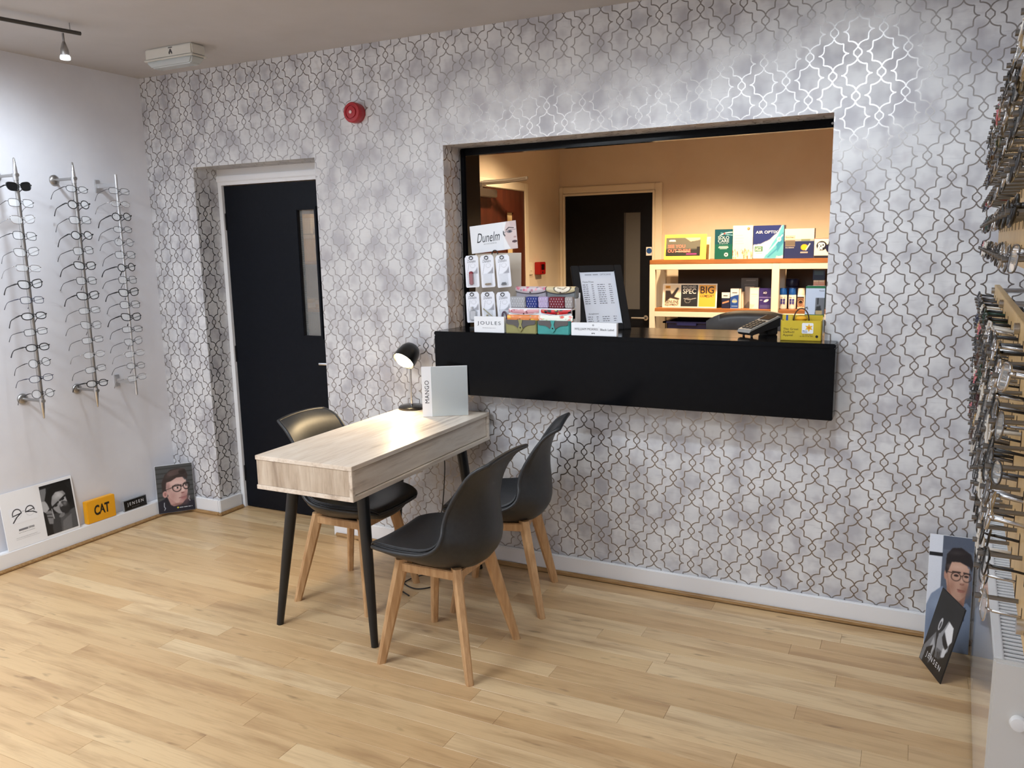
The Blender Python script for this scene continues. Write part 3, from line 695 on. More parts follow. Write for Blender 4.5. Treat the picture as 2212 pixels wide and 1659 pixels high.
# three tube racks on the left wall
RK = [(.16, -.918, 2.078, .770, 1.937, .904, 14, 'round'), (.16, -.606, 2.081, .773, 1.940, .908, 14, 'round'), (.16, -.351, 2.034, .800, 1.943, .901, 16, 'bar')]
RN = ['leftmost rack', 'middle rack', 'rack nearest the corner']
rk_gl = [['black', 'gunmetal', 'silver', 'black', 'gunmetal', 'silver', 'black', 'navy', 'black', 'dark grey', 'black', 'black', 'navy', 'black'],
         ['black', 'black', 'dark grey', 'black', 'black', 'black', 'black', 'black', 'gunmetal', 'gunmetal', 'gunmetal', 'silver', 'gunmetal', 'black'],
         ['gunmetal', 'silver', 'black', 'dark grey', 'gunmetal', 'dark grey', 'black', 'dark grey', 'black', 'black', 'black', 'black', 'gunmetal', 'silver', 'gunmetal', 'silver']]
for ri, (x, y, zt, zb, g0, g1, n, style) in enumerate(RK):
    rk = thing('spectacle_rack', 'vertical metal tube spectacle rack on the left wall, the ' + RN[ri], 'display rack', (0, y, zb))
    L_ = zt-zb; X = x+.001
    if style == 'round':
        MB().cyl((x, 0, .11), (x, 0, L_-.11), .0105, n=18).build('tube', STEEL, rk, 60)
        for sg, z0 in ((1, L_-.11), (-1, .11)):
            MB().lathe([(.0125, 0), (.0125, sg*.012), (.0125, sg*.025), (.0105, sg*.05), (.005, sg*.105), (0, sg*.11)], 18, Matrix.Translation((x, 0, z0))).build('finial', CHROME, rk, 50)
        for z_ in (.095, L_-.085):
            m = MB(); m.cyl((.006, 0, z_), (x, 0, z_), .0075, n=14); m.cyl((x-.018, 0, z_), (x+.016, 0, z_), .010, n=14); m.build('bracket_arm', STEEL, rk, 60)
            MB().lathe([(0, 0.0005), (.028, .0005), (.028, .006), (.020, .013), (0, .015)], 24, Matrix.Translation((0, 0, z_)) @ Matrix.Rotation(PI/2, 4, 'Y')).build('wall_plate', STEEL, rk, 50)
    else:
        SILV = mat('matt_aluminium', (.66, .66, .67), .45, 1.0)
        m = MB(); m.cyl((x, 0, 0), (x, 0, L_), .0085, n=14); m.build('tube', SILV, rk, 60)
        for z_ in (.075, L_-.055):
            MB().box((.008, -.006, z_-.012), (x-.004, .006, z_+.012), .002).build('bracket_arm', SILV, rk)
            MB().box((.0005, -.016, z_-.034), (.009, .016, z_+.034), .002).build('wall_plate', SILV, rk)
    zs = [g0+(g1-g0)*k/(n-1) for k in range(n)]
    m = MB()
    for z_ in zs: m.tube([(x+.006, 0, z_-zb-.004), (x+.017, 0, z_-zb-.003), (x+.019, 0, z_-zb+.006)], .003, 6)
    # the pegs that carry the bridges, one per pair
    m.bm.free()
    for k, z_ in enumerate(zs):
        MB().tube([(x+.006, 0, z_-zb-.004), (x+.017, 0, z_-zb-.0035), (x+.019, 0, z_-zb+.004)], .0026, 6).build('peg', BLACK, rk, 180)
        sun = (ri == 0 and k == 0)
        cname = rk_gl[ri][k]; kd = 'wayfarer' if sun else KINDS[(k*7+ri*3+k//3) % 5]; wt = 'thick' if (cname == 'black' and (k+ri) % 2 == 0) or sun else 'thin'
        lab = ('black wayfarer sunglasses with dark lenses at the top of the leftmost rack' if sun else
               '%s %s-lens spectacles, %s from the top on the %s' % (cname, {'rect': 'narrow', 'wayfarer': 'angular'}.get(kd, kd), ORD[k] if k else 'first', RN[ri]))
        glasses(lab, (x+.0165, y, z_), math.radians(random.uniform(-5, 3)), kd, wt, cname, 'spectacles on the left wall racks', sun=sun, tilt=math.radians(random.uniform(-17, -10)), roll=math.radians(random.uniform(-4, 4)))
# ---------------------------------------------------------------- rod displays on the right wall
BAMB = noisy('maple_board', rgb(214, 182, 128), rgb(200, 166, 112), 5, .4, stretch=(3, 1.2, .7))
SLOT = mat('slot_shadow', rgb(60, 44, 28), .9)
PN = .150        # panel front, out from the wall
cs = ['black']*5+['dark grey']*3+['gunmetal']*3+['silver']*3+['brown']*2+['clear']*2+['burgundy', 'gold', 'navy', 'green', 'red', 'pink']
NC = 14
for di, (zp0, zp1, zr0, zr1, nm) in enumerate(((1.020, 1.437, 1.040, 1.392, 'lower'), (1.535, 1.975, 1.565, 1.910, 'upper'))):
    b = rw(0.16, PN); dp = thing('rod_display', 'maple board display with rows of spectacle rods, the %s one on the right wall' % nm, 'display board', (b[0], b[1], 0), (0, 0, -TH-PI/2))
    # local: +x runs along the wall towards the camera, +y points out into the room?  (rotated so that local y = into wall)
    def lp_(s, n, z): return (s, -n, z)
    S0, S1 = .10, 2.15
    MB().box((S0, 0, zp0), (S1, .016, zp1), .001).build('board', BAMB, dp)
    for s_ in (S0+.045, S0+.7, S0+1.4, S1-.06):
        for z_ in (zp0+.03, zp1-.018):
            MB().cyl((s_, -.006, z_), (s_, PN-.001, z_), .0085, n=14).build('standoff', CHROME, dp, 60)
            MB().cyl((s_, -.010, z_), (s_, -.001, z_), .0115, n=14).build('standoff_cap', CHROME, dp, 60)
    rod = None
    for c_ in range(NC):
        s_ = .17+c_*.1385
        for r_ in range(6):
            z_ = zr1+(zr0-zr1)*r_/5
            if rod is None:
                m = MB(); m.cyl((0, 0, 0), (0, -.052, 0), .0038, n=8); m.cyl((0, -.052, 0), (0, -.059, 0), .0048, n=8); rme = m.mesh('rod', 50); rod = True
            obj('rod', rme, mat('rod_steel', (.26, .255, .25), .36, 1.0), dp, (s_, 0, z_))
            k = c_*6+r_+di*5; cname = random.choice(cs if c_ < 8 else cs[:14]+['clear']); kd = KINDS[(k*3+c_) % 5]; wt = 'thick' if cname in ('brown', 'burgundy', 'red', 'green', 'pink', 'clear', 'navy') or k % 3 == 0 else 'thin'
            w_ = rw(0.16+s_, PN+.046, z_+.0005)
            glasses('%s %s-lens spectacles, %s row down, %s rod from the trellis wall, %s right-wall display' % (cname, {'rect': 'narrow', 'wayfarer': 'angular'}.get(kd, kd), ORD[r_] if r_ else 'first', 'first' if c_ == 0 else ORD[c_], nm),
                    w_, PI-TH+math.radians(random.uniform(-6, 6)), kd, wt, cname, 'spectacles on the %s right display' % nm, tilt=math.radians(random.uniform(-11, -4)), roll=math.radians(random.uniform(-4, 4)))
            for q_ in (-.066, .066):
                if 'slot' not in FM: FM['slot'] = MB().box((-.003, -.0006, -.020), (.003, .004, .016)).mesh('slot')
                obj('slot', FM['slot'], SLOT, dp, (s_+q_, 0, z_))
# ---------------------------------------------------------------- radiator
rb = rw(0.045, 0); rd = thing('radiator', 'white panel radiator with a top grille below the right-hand displays', 'radiator', (rb[0], rb[1], 0), (0, 0, -TH-PI/2))
RADW = mat('radiator_enamel', rgb(228, 228, 228), .10, coat=.4); RADE = mat('radiator_end_enamel', rgb(214, 212, 208), .35)
RN_ = .132; RL = 1.39; RZ0, RZ1 = .0, .612
part((0, -RN_, .012), (RL-.02, -RN_+.010, RZ1-.004), 'front_panel', RADW, rd, .004)
part((0, -.035, .012), (RL-.02, -.025, RZ1-.004), 'rear_panel', RADW, rd, .003)
part((RL-.02, -RN_-.001, 0.0), (RL, -.02, RZ1), 'end_panel', RADE, rd, .006); part((-.02, -RN_-.001, 0.0), (0.0, -.02, RZ1), 'end_panel', RADE, rd, .006)
part((0, -RN_, RZ1-.008), (RL-.021, -RN_+.022, RZ1), 'grille_frame', RADW, rd, .003); part((0, -.040, RZ1-.008), (RL-.021, -.02, RZ1), 'grille_frame', RADW, rd, .003)
for k in range(62):
    if k == 0: sl = MB().box((0, -RN_+.022, RZ1-.008), (.011, -.040, RZ1-.003), .001).mesh('slat')
    obj('grille_slat', sl, RADW, rd, (.01+k*.022, 0, 0))
part((.01, -RN_+.02, RZ1-.06), (RL-.02, -.04, RZ1-.05), 'convector', mat('dark_fins', rgb(60, 60, 62), .6), rd)
MB().lathe([(0, .0), (.016, 0), (.019, .010), (.016, .020), (0, .023)], 20, Matrix.Translation((RL, -.074, .470)) @ Matrix.Rotation(PI/2, 4, 'Y')).build('end_cap', mat('white_cap', rgb(236, 236, 236), .3), rd, 50)
# ---------------------------------------------------------------- prints and lettering
def S(r, g, b): return np.array([r/255, g/255, b/255])
class Canvas:
    """small painted picture, x right 0..1, y down 0..1, painted per vertex"""
    def __init__(s, nx, ny, col):
        s.nx, s.ny = nx, ny; s.a = np.ones((ny, nx, 3))*np.asarray(col)
        s.X, s.Y = np.meshgrid(np.linspace(0, 1, nx), np.linspace(0, 1, ny)); s.asp = ny/nx
    def put(s, m_, col, op=1.0):
        m_ = np.clip(m_*op, 0, 1)[..., None]; s.a = s.a*(1-m_)+np.asarray(col)*m_; return s
    def ell(s, cx, cy, rx_, ry_, col, ang=0, op=1.0, soft=.06):
        t_ = math.radians(ang); dx = s.X-cx; dy = (s.Y-cy)*s.asp
        u = (dx*math.cos(t_)+dy*math.sin(t_))/rx_; v = (-dx*math.sin(t_)+dy*math.cos(t_))/(ry_*s.asp)
        return s.put((1-np.sqrt(u*u+v*v))/soft+.5, col, op)
    def ring(s, cx, cy, rx_, ry_, wd, col, ang=0, half=None):
        t_ = math.radians(ang); dx = s.X-cx; dy = (s.Y-cy)*s.asp
        u = (dx*math.cos(t_)+dy*math.sin(t_))/rx_; v = (-dx*math.sin(t_)+dy*math.cos(t_))/(ry_*s.asp)
        m_ = 1-np.abs(np.sqrt(u*u+v*v)-1)*rx_/wd
        if half: m_ = m_*(v < .1)
        return s.put(m_*1.6, col)
    def rect(s, x0, y0, x1, y1, col, op=1.0): return s.put(((s.X >= x0) & (s.X <= x1) & (s.Y >= y0) & (s.Y <= y1)).astype(float), col, op)
    def poly(s, pts, col, op=1.0):
        ins = np.zeros_like(s.X, bool); n = len(pts)
        for i in range(n):
            x1, y1 = pts[i]; x2, y2 = pts[(i+1) % n]
            if y1 == y2: continue
            c_ = ((y1 > s.Y) != (y2 > s.Y)) & (s.X < (x2-x1)*(s.Y-y1)/(y2-y1)+x1); ins ^= c_
        m_ = ins.astype(float)
        k = m_.copy(); k[1:] += m_[:-1]; k[:-1] += m_[1:]; k[:, 1:] += m_[:, :-1]; k[:, :-1] += m_[:, 1:]
        return s.put(k/5, col, op)
    def line(s, pts, wd, col, op=1.0):
        for (x1, y1), (x2, y2) in zip(pts, pts[1:]):
            dx, dy = x2-x1, (y2-y1)*s.asp; L2 = dx*dx+dy*dy+1e-9
            t_ = np.clip(((s.X-x1)*dx+(s.Y-y1)*s.asp*dy)/L2, 0, 1)
            d_ = np.hypot(s.X-x1-t_*dx, (s.Y-y1)*s.asp-t_*dy); s.put(np.clip((wd-d_)/wd*1.8, 0, 1), col, op)
        return s
    def blur(s, n=1):
        for _ in range(n):
            q = np.pad(s.a, ((1, 1), (1, 1), (0, 0)), 'edge'); s.a = (q[1:-1, 1:-1]*4+q[:-2, 1:-1]+q[2:, 1:-1]+q[1:-1, :-2]+q[1:-1, 2:])/8
        return s
    def grain(s, amt): s.a = np.clip(s.a+rng.randn(s.ny, s.nx, 1)*amt, 0, 1); return s
def print_mat():
    if 'printed_ink' in MAT: return MAT['printed_ink']
    m_ = mat('printed_ink', (1, 1, 1), .38); t_ = m_.node_tree; at = nd(t_, 'ShaderNodeAttribute', attribute_name='Ink'); t_.links.new(at.outputs['Color'], t_.nodes['Principled BSDF'].inputs['Base Color']); return m_
def print_obj(name, cv, w_, h_, parent, loc=(0, 0, 0), label=None):
    """upright sheet in local xz, facing -y, its lower left corner at loc"""
    ny, nx = cv.ny, cv.nx
    xs = np.linspace(0, w_, nx); zs = np.linspace(h_, 0, ny)
    co = np.zeros((ny, nx, 3)); co[..., 0] = xs[None, :]; co[..., 2] = zs[:, None]
    idx = np.arange(ny*nx).reshape(ny, nx)
    f = np.stack([idx[1:, :-1], idx[1:, 1:], idx[:-1, 1:], idx[:-1, :-1]], -1).reshape(-1, 4)
    me = bpy.data.meshes.new(name); me.from_pydata(co.reshape(-1, 3).tolist(), [], f.tolist())
    a = np.clip(cv.a, 0, 1).reshape(-1, 3); l_ = np.where(a <= .04045, a/12.92, ((a+.055)/1.055)**2.4)
    at = me.color_attributes.new('Ink', 'FLOAT_COLOR', 'POINT'); at.data.foreach_set('color', np.c_[l_, np.ones(len(l_))].astype(np.float32).ravel())
    o = obj(name, me, print_mat(), parent, loc)
    if label: o['label'] = label
    return o
TS = bpy.data.scenes.new('lettering_workbench')     # scratch scene: keeps curve evaluation quick, removed at the end
def ink(c):
    k = 'ink_%d_%d_%d' % c
    return mat(k, rgb(*c), .4)
def text(body, w_, h_, parent, loc, col=(20, 20, 22), shear=0.0, bold=0.0, name='lettering', rotz=0.0, spacing=1.0, align='c'):
    """lettering fitted into a w x h box centred on loc (local xz plane, facing -y)"""
    cu = bpy.data.curves.new('txt', 'FONT'); cu.body = body; cu.shear = shear; cu.offset = bold; cu.space_character = spacing; cu.align_x = 'LEFT' if align == 'l' else 'CENTER'; cu.resolution_u = 3
    to = bpy.data.objects.new('txt', cu); TS.collection.objects.link(to); vl = TS.view_layers[0]; vl.update()
    me = bpy.data.meshes.new_from_object(to.evaluated_get(vl.depsgraph))
    bpy.data.objects.remove(to); bpy.data.curves.remove(cu)
    n = len(me.vertices); v = np.zeros(n*3); me.vertices.foreach_get('co', v); v = v.reshape(-1, 3)
    lo, hi = v.min(0), v.max(0); s_ = np.array([w_/max(hi[0]-lo[0], 1e-6), h_/max(hi[1]-lo[1], 1e-6)])
    q = (v[:, :2]-(lo+hi)[:2]/2)*s_; c_, d_ = math.cos(rotz), math.sin(rotz)
    out = np.c_[q[:, 0]*c_-q[:, 1]*d_, np.zeros(n), q[:, 0]*d_+q[:, 1]*c_]
    me.vertices.foreach_set('co', out.ravel()); me.update(); me.name = name; me.materials.clear()
    return obj(name, me, ink(col), parent, loc)
def rules(parent, rows, col, name='small_print'):
    """fine lines of unreadable small print: rows of (x0, x1, z, thickness)"""
    m = MB()
    for x0, x1, z, th_ in rows:
        x = x0
        while x < x1-.0005:
            l_ = min(random.uniform(.002, .007)*max(1, th_/.0012), x1-x); m.quad((x, 0, z), (x+l_, 0, z), (x+l_, 0, z+th_), (x, 0, z+th_)); x += l_+.0012*max(1, th_/.0012)
    return m.mesh(name)
def board(name, label, cat, loc, rot, w_, h_, th_, mt, bev=.0008, group=None):
    t_ = thing(name, label, cat, loc, rot, group)
    MB().box((0, 0, 0), (w_, th_, h_), bev).build('board', mt, t_); return t_
F0 = -.0006     # how far prints stand off their boards
# ---- advertising boards along the left wall
RZL = PI/2
b1 = board('advertising_board', 'white advertising board with half-rim spectacles and a black and white portrait', 'poster', (.040, -1.108, .0985), (math.radians(-6), 0, RZL), .405, .300, .005, WHITE)
cv = Canvas(136, 202, S(28, 28, 30))
cv.rect(0, 0, 1, .05, S(12, 12, 14)).poly([(0, .06), (.2, .06), (.16, .3), (.12, .5), (0, .45)], S(120, 120, 122)).poly([(0, .3), (.14, .32), (.2, .48), (.08, .55), (0, .5)], S(176, 176, 178))
cv.poly([(.3, .78), (.85, .62), (1, .6), (1, 1), (.25, 1)], S(84, 84, 86)).poly([(.55, .8), (.85, .7), (.8, 1), (.5, 1)], S(110, 110, 112)).poly([(.22, .6), (.5, .62), (.46, 1), (.2, 1)], S(60, 60, 62))
cv.ell(.53, .42, .24, .235, S(150, 150, 152), -16).poly([(.44, .20), (.75, .18), (.86, .40), (.72, .46)], S(178, 178, 180), .7).ell(.68, .54, .16, .14, S(44, 44, 46), -16, .55)
cv.poly([(.10, .30), (.2, .12), (.5, .03), (.8, .06), (.92, .25), (.86, .36), (.7, .2), (.48, .18), (.34, .26), (.27, .42), (.2, .42)], S(16, 16, 18)).ell(.86, .32, .1, .16, S(20, 20, 22), 0, .8)
cv.line([(.31, .47), (.50, .40)], .035, S(20, 20, 22)).line([(.56, .38), (.74, .31)], .035, S(20, 20, 22)).ell(.42, .46, .05, .018, S(26, 26, 28), -16).ell(.66, .37, .05, .018, S(26, 26, 28), -16)
cv.poly([(.52, .4), (.57, .39), (.64, .5), (.55, .53)], S(196, 196, 198), .6).ell(.58, .525, .045, .014, S(50, 50, 52), -14).line([(.56, .60), (.74, .55)], .018, S(46, 46, 48)).ell(.55, .68, .1, .04, S(120, 120, 122), -16, .7)
cv.poly([(.08, .52), (.24, .52), (.3, .62), (.24, .8), (.12, .78)], S(130, 130, 132)).line([(.1, .58), (.24, .6)], .02, S(50, 50, 52)).line([(.12, .64), (.25, .67)], .02, S(50, 50, 52)).line([(.27, .5), (.3, .7)], .015, S(200, 200, 202)).ell(.52, .27, .14, .06, S(206, 206, 208), -16, .5, 1.0).ell(.70, .46, .07, .05, S(196, 196, 198), -16, .4, 1.2).ell(.74, .62, .08, .08, S(40, 40, 42), 0, .5, 1.2).blur(3).grain(.015)
print_obj('portrait_print', cv, .182, .272, b1, (.214, F0, .013), 'black and white photograph of a man with his hand to his face')
cv = Canvas(92, 66, S(238, 239, 243))
for cx_, a0 in ((.27, 0), (.74, 0)):
    cv.ring(cx_, .42, .155, .30, .010, S(205, 208, 214)); cv.ring(cx_, .42, .155, .30, .022, S(24, 26, 34), half=True)
cv.line([(.42, .36), (.5, .33), (.585, .36)], .008, S(120, 122, 130)).line([(.11, .5), (.42, .42)], .028, S(22, 24, 32)).line([(.40, .43), (.24, .62), (.10, .9)], .028, S(22, 24, 32)).line([(.58, .44), (.88, .34)], .026, S(22, 24, 32)).line([(.60, .43), (.84, .52), (.96, .66)], .028, S(22, 24, 32))
print_obj('spectacles_print', cv, .150, .085, b1, (.035, F0, .128))
text('EYEWEAR', .032, .011, b1, (.139, F0, .092), (60, 60, 66), bold=.02)
obj('small_print', rules(b1, [(.071, .120, .0868, .010), (.068, .155, .076, .0016), (.05, .165, .052, .0012), (.05, .18, .044, .0008)], 0), ink((120, 120, 126)), b1, (0, F0, 0))
# CAT block
b2 = board('brand_block', 'chunky yellow sign block lettered CAT on the skirting', 'sign', (.044, -.655, .0985), (0, 0, RZL), .182, .130, .034, noisy('cat_yellow', rgb(240, 172, 28), rgb(236, 166, 24), 8, .4), .003)
text('CAT', .098, .060, b2, (.093, F0, .068), (18, 16, 14), bold=.035)
m = MB(); m.prism([(.078, .038), (.093, .062), (.108, .038)], F0*1.4, F0*1.2); m.build('triangle', mat('cat_triangle', rgb(240, 172, 28), .4), b2)
# JENSEN block
b3 = board('brand_block', 'small black sign block lettered JENSEN with a clear edge', 'sign', (.042, -.418, .0985), (math.radians(-4), 0, RZL), .162, .066, .014, mat('clear_acrylic', rgb(150, 152, 156), .08, spec=.8), .002)
MB().box((.004, -.001, .004), (.158, .0002, .062), .0004).build('face', mat('sign_black', rgb(16, 17, 20), .25), b3)
text('JENSEN', .112, .024, b3, (.081, -.0016, .036), (225, 226, 230), spacing=1.5); text('BLACK', .05, .006, b3, (.081, -.0016, .016), (120, 122, 126), spacing=1.6)
# corner portrait, standing on the beading
BLp = Vector((.064, -.200, .0215)); BRp = Vector((.196, -.033, .0215)); e_ = BRp-BLp
b4 = board('portrait_board', 'colour portrait board of a man in black spectacles in the corner', 'poster', BLp, (math.radians(-3), 0, math.atan2(e_.y, e_.x)), e_.length, .298, .004, WHITE)
cv = Canvas(140, 200, S(70, 74, 76))
for k in range(9): cv.rect(0, .05+.1*k, 1, .08+.1*k, S(44, 46, 48), .7)
cv.poly([(0, .76), (.2, .70), (.5, .8), (.8, .76), (1, .8), (1, 1), (0, 1)], S(24, 27, 42)).poly([(.2, .66), (.3, .70), (.5, .88), (.36, .9), (.24, .84)], S(20, 22, 34))
sk = S(206, 170, 162)
cv.poly([(.26, .66), (.42, .62), (.7, .78), (.62, .86), (.42, .88), (.34, .84)], S(186, 146, 138)).ell(.54, .50, .29, .30, sk, -8).poly([(.28, .38), (.8, .34), (.83, .52), (.78, .74), (.66, .84), (.5, .82), (.34, .7)], sk).ell(.21, .605, .065, .07, S(196, 150, 144)).ell(.215, .605, .03, .04, S(160, 112, 106))
cv.poly([(.66, .62), (.82, .52), (.78, .74), (.66, .84), (.56, .83)], S(184, 138, 134), .55).poly([(.28, .44), (.4, .6), (.42, .76), (.3, .66)], S(196, 156, 148), .5)
cv.poly([(.14, .56), (.14, .36), (.24, .2), (.4, .1), (.62, .08), (.8, .12), (.86, .24), (.83, .34), (.74, .28), (.55, .28), (.4, .34), (.27, .36), (.25, .48), (.2, .54)], S(52, 42, 42)).ell(.5, .17, .2, .06, S(78, 64, 62), -10, .5).ell(.72, .16, .1, .06, S(40, 32, 32), 0, .6)
cv.line([(.22, .52), (.44, .475)], .014, S(30, 24, 24)).ring(.545, .50, .115, .075, .018, S(26, 20, 22)).ring(.80, .47, .085, .07, .018, S(26, 20, 22)).line([(.65, .48), (.72, .465)], .018, S(26, 20, 22)).line([(.43, .455), (.66, .445)], .022, S(26, 20, 22)).line([(.72, .435), (.88, .42)], .022, S(26, 20, 22))
cv.ell(.555, .495, .05, .02, S(232, 222, 220)).ell(.56, .495, .026, .022, S(44, 34, 34)).ell(.79, .46, .04, .018, S(228, 216, 214)).ell(.795, .46, .022, .02, S(44, 34, 34))
cv.poly([(.66, .48), (.71, .48), (.76, .585), (.66, .6)], S(222, 188, 180), .7).ell(.69, .61, .05, .014, S(140, 92, 90), -8).line([(.58, .715), (.72, .70), (.8, .69)], .012, S(120, 70, 74)).ell(.71, .725, .08, .018, S(176, 116, 118), -6, .8)
cv.line([(.17, .78), (.16, .86), (.19, .9), (.16, .94)], .012, S(214, 216, 222)).line([(.86, .70), (.84, .76), (.87, .8)], .012, S(214, 216, 222)).ell(.76, .74, .10, .12, S(150, 104, 102), 0, .45, 1.0).ell(.56, .385, .20, .05, S(230, 200, 192), -4, .45, 1.0).ell(.43, .66, .08, .10, S(172, 128, 122), 0, .4, 1.2).ell(.31, .46, .06, .09, S(150, 116, 112), 0, .5, 1.0).ell(.56, .85, .18, .03, S(110, 74, 70), 0, .55, 1.0).ell(.70, .54, .03, .05, S(234, 204, 196), 0, .5, 1.0).ell(.40, .20, .14, .05, S(96, 80, 78), -30, .45, 1.0).ell(.66, .12, .12, .03, S(92, 78, 76), -8, .4, 1.0).blur(2).grain(.008)
print_obj('portrait_print', cv, e_.length-.002, .296, b4, (.001, F0, .001))
m = MB(); m.lathe([(0, 0), (.006, 0)], 5, Matrix.Translation((.112, F0*1.6, .026)) @ Matrix.Rotation(PI/2, 4, 'X')); m.build('emblem', ink((214, 200, 70)), b4)
obj('small_print', rules(b4, [(.121, .195, .023, .0042)], 0), ink((196, 200, 208)), b4, (0, F0*1.6, 0))
# ---- boards in the right-hand corner
bA = board('portrait_board', 'tall portrait board of a man in round spectacles leaning on the trellis wall', 'poster', (4.262, -.118, .0), (math.radians(-10.5), 0, 0), .156, .452, .004, WHITE)
cv = Canvas(130, 317, S(96, 104, 120))
cv.rect(0, 0, .30, .62, S(226, 230, 240)).rect(0, .155, .31, .185, S(20, 22, 30)).rect(.31, 0, 1, .12, S(72, 80, 98), .5)
cv.poly([(0, .62), (.1, .52), (.34, .44), (.62, .62), (.9, .56), (1, .6), (1, 1), (0, 1)], S(140, 154, 178)).poly([(.34, .44), (.44, .5), (.66, .66), (.62, .72), (.36, .54)], S(112, 128, 158)).poly([(.66, .62), (.88, .6), (.86, .72), (.7, .74)], S(52, 66, 100))
sk = S(204, 160, 138)
cv.poly([(.42, .38), (.9, .40), (.84, .60), (.64, .63), (.46, .54)], S(176, 128, 108)).ell(.66, .34, .25, .155, sk, 6).poly([(.42, .26), (.92, .26), (.92, .4), (.86, .5), (.72, .56), (.58, .52), (.46, .44)], sk).ell(.405, .335, .045, .045, S(190, 142, 122))
cv.poly([(.38, .30), (.40, .16), (.52, .10), (.72, .09), (.94, .14), (1, .22), (.97, .29), (.92, .25), (.7, .215), (.52, .22), (.46, .29), (.42, .33)], S(34, 28, 30)).poly([(.42, .26), (.48, .4), (.54, .5), (.46, .46)], S(166, 118, 98), .6)
cv.line([(.44, .31), (.55, .315)], .012, S(60, 44, 40)).ring(.63, .345, .105, .036, .014, S(70, 50, 44)).ring(.87, .345, .095, .036, .014, S(70, 50, 44)).line([(.73, .335), (.78, .335)], .012, S(60, 44, 40)).ell(.635, .335, .055, .010, S(54, 38, 34)).ell(.86, .335, .05, .010, S(54, 38, 34)).line([(.55, .305), (.72, .305)], .02, S(44, 32, 30)).line([(.8, .305), (.94, .31)], .02, S(44, 32, 30))
cv.ell(.775, .405, .05, .010, S(150, 100, 84)).line([(.68, .455), (.84, .46)], .012, S(126, 74, 66)).ell(.76, .468, .08, .010, S(178, 116, 104), 0, .7).ell(.86, .45, .10, .06, S(150, 104, 86), 0, .5, 1.0).ell(.66, .26, .2, .025, S(226, 188, 168), 0, .5, 1.0).ell(.54, .43, .07, .05, S(168, 120, 100), 0, .45, 1.2).ell(.62, .57, .16, .025, S(96, 70, 64), 8, .6, 1.0).ell(.77, .375, .03, .03, S(228, 188, 168), 0, .5, 1.0).ell(.62, .14, .16, .02, S(66, 58, 60), -4, .5, 1.0).ell(.3, .60, .16, .05, S(166, 180, 202), -20, .5, 1.2).ell(.14, .82, .10, .12, S(112, 126, 152), 0, .5, 1.2).blur(2).grain(.008)
print_obj('portrait_print', cv, .154, .450, bA, (.001, F0, .001))
BLp = Vector((4.247, -.215, 0)); BRp = Vector((4.315, -.4, 0)); e_ = BRp-BLp
bB = board('portrait_board', 'black and white portrait board lettered JENSEN propped in the right corner', 'poster', BLp, (math.radians(-13.5), 0, math.atan2(e_.y, e_.x)), e_.length, .297, .004, mat('dark_board', rgb(40, 40, 42), .5))
cv = Canvas(134, 198, S(20, 20, 22))
cv.poly([(0, 1), (.02, .8), (.2, .62), (.3, .52), (.44, .7), (.42, .9), (.3, 1)], S(120, 122, 126)).poly([(.28, .6), (.42, .7), (.34, .95), (.22, .8)], S(190, 192, 196), .8).poly([(.14, .8), (.34, .7), (.36, 1), (.12, 1)], S(26, 26, 28))
cv.poly([(.52, .26), (.78, .30), (.92, .44), (.88, .52), (.9, .6), (.78, .70), (.66, .78), (.52, .8), (.42, .6), (.4, .4)], S(150, 152, 156)).poly([(.64, .28), (.84, .30), (.93, .46), (.84, .55), (.7, .48), (.58, .42)], S(236, 237, 240)).poly([(.7, .62), (.86, .58), (.84, .7), (.74, .74)], S(214, 215, 218))
cv.poly([(.3, .5), (.28, .3), (.4, .16), (.6, .14), (.78, .2), (.6, .28), (.52, .42), (.44, .5)], S(14, 14, 16)).ell(.36, .40, .06, .09, S(200, 202, 206), 8).ell(.365, .41, .03, .055, S(70, 70, 74), 8)
cv.poly([(.58, .44), (.72, .5), (.86, .55), (.8, .61), (.66, .58), (.56, .52)], S(18, 18, 20)).poly([(.5, .68), (.7, .66), (.72, .78), (.5, .8)], S(96, 98, 102)).line([(.58, .72), (.64, .8)], .02, S(30, 30, 32)).line([(.64, .7), (.7, .78)], .02, S(30, 30, 32)).blur(3).grain(.012)
print_obj('portrait_print', cv, e_.length-.002, .295, bB, (.001, F0, .001))
text('JENSEN', .125, .026, bB, (.105, F0*1.6, .040), (232, 234, 238), spacing=1.45)
# ---------------------------------------------------------------- mirror card on the desk
mz = Vector((2.040, -.250, TZ+.001)); e_ = Vector((2.226, -.135, 0))-Vector((2.040, -.250, 0))
mg = thing('counter_mirror', 'white tabletop mirror lettered MANGO standing beside the desk lamp', 'mirror', mz, (math.radians(-2), 0, math.atan2(e_.y, e_.x)))
MB().box((0, 0, 0), (.222, .006, .245), .0008).build('backing', WHITE, mg)
MB().box((.046, -.0012, .002), (.2205, -.0002, .243), .0003).build('mirror_glass', mat('pale_mirror', (.80, .90, .94), .38, 1.0), mg)
text('MANGO', .110, .0205, mg, (.024, F0, .122), (28, 30, 34), rotz=PI/2, spacing=1.1)
MB().prism([(.006, .0), (.065, .0), (.006, .16)], .08, .084, 'yz').build('easel_strut', WHITE, mg)
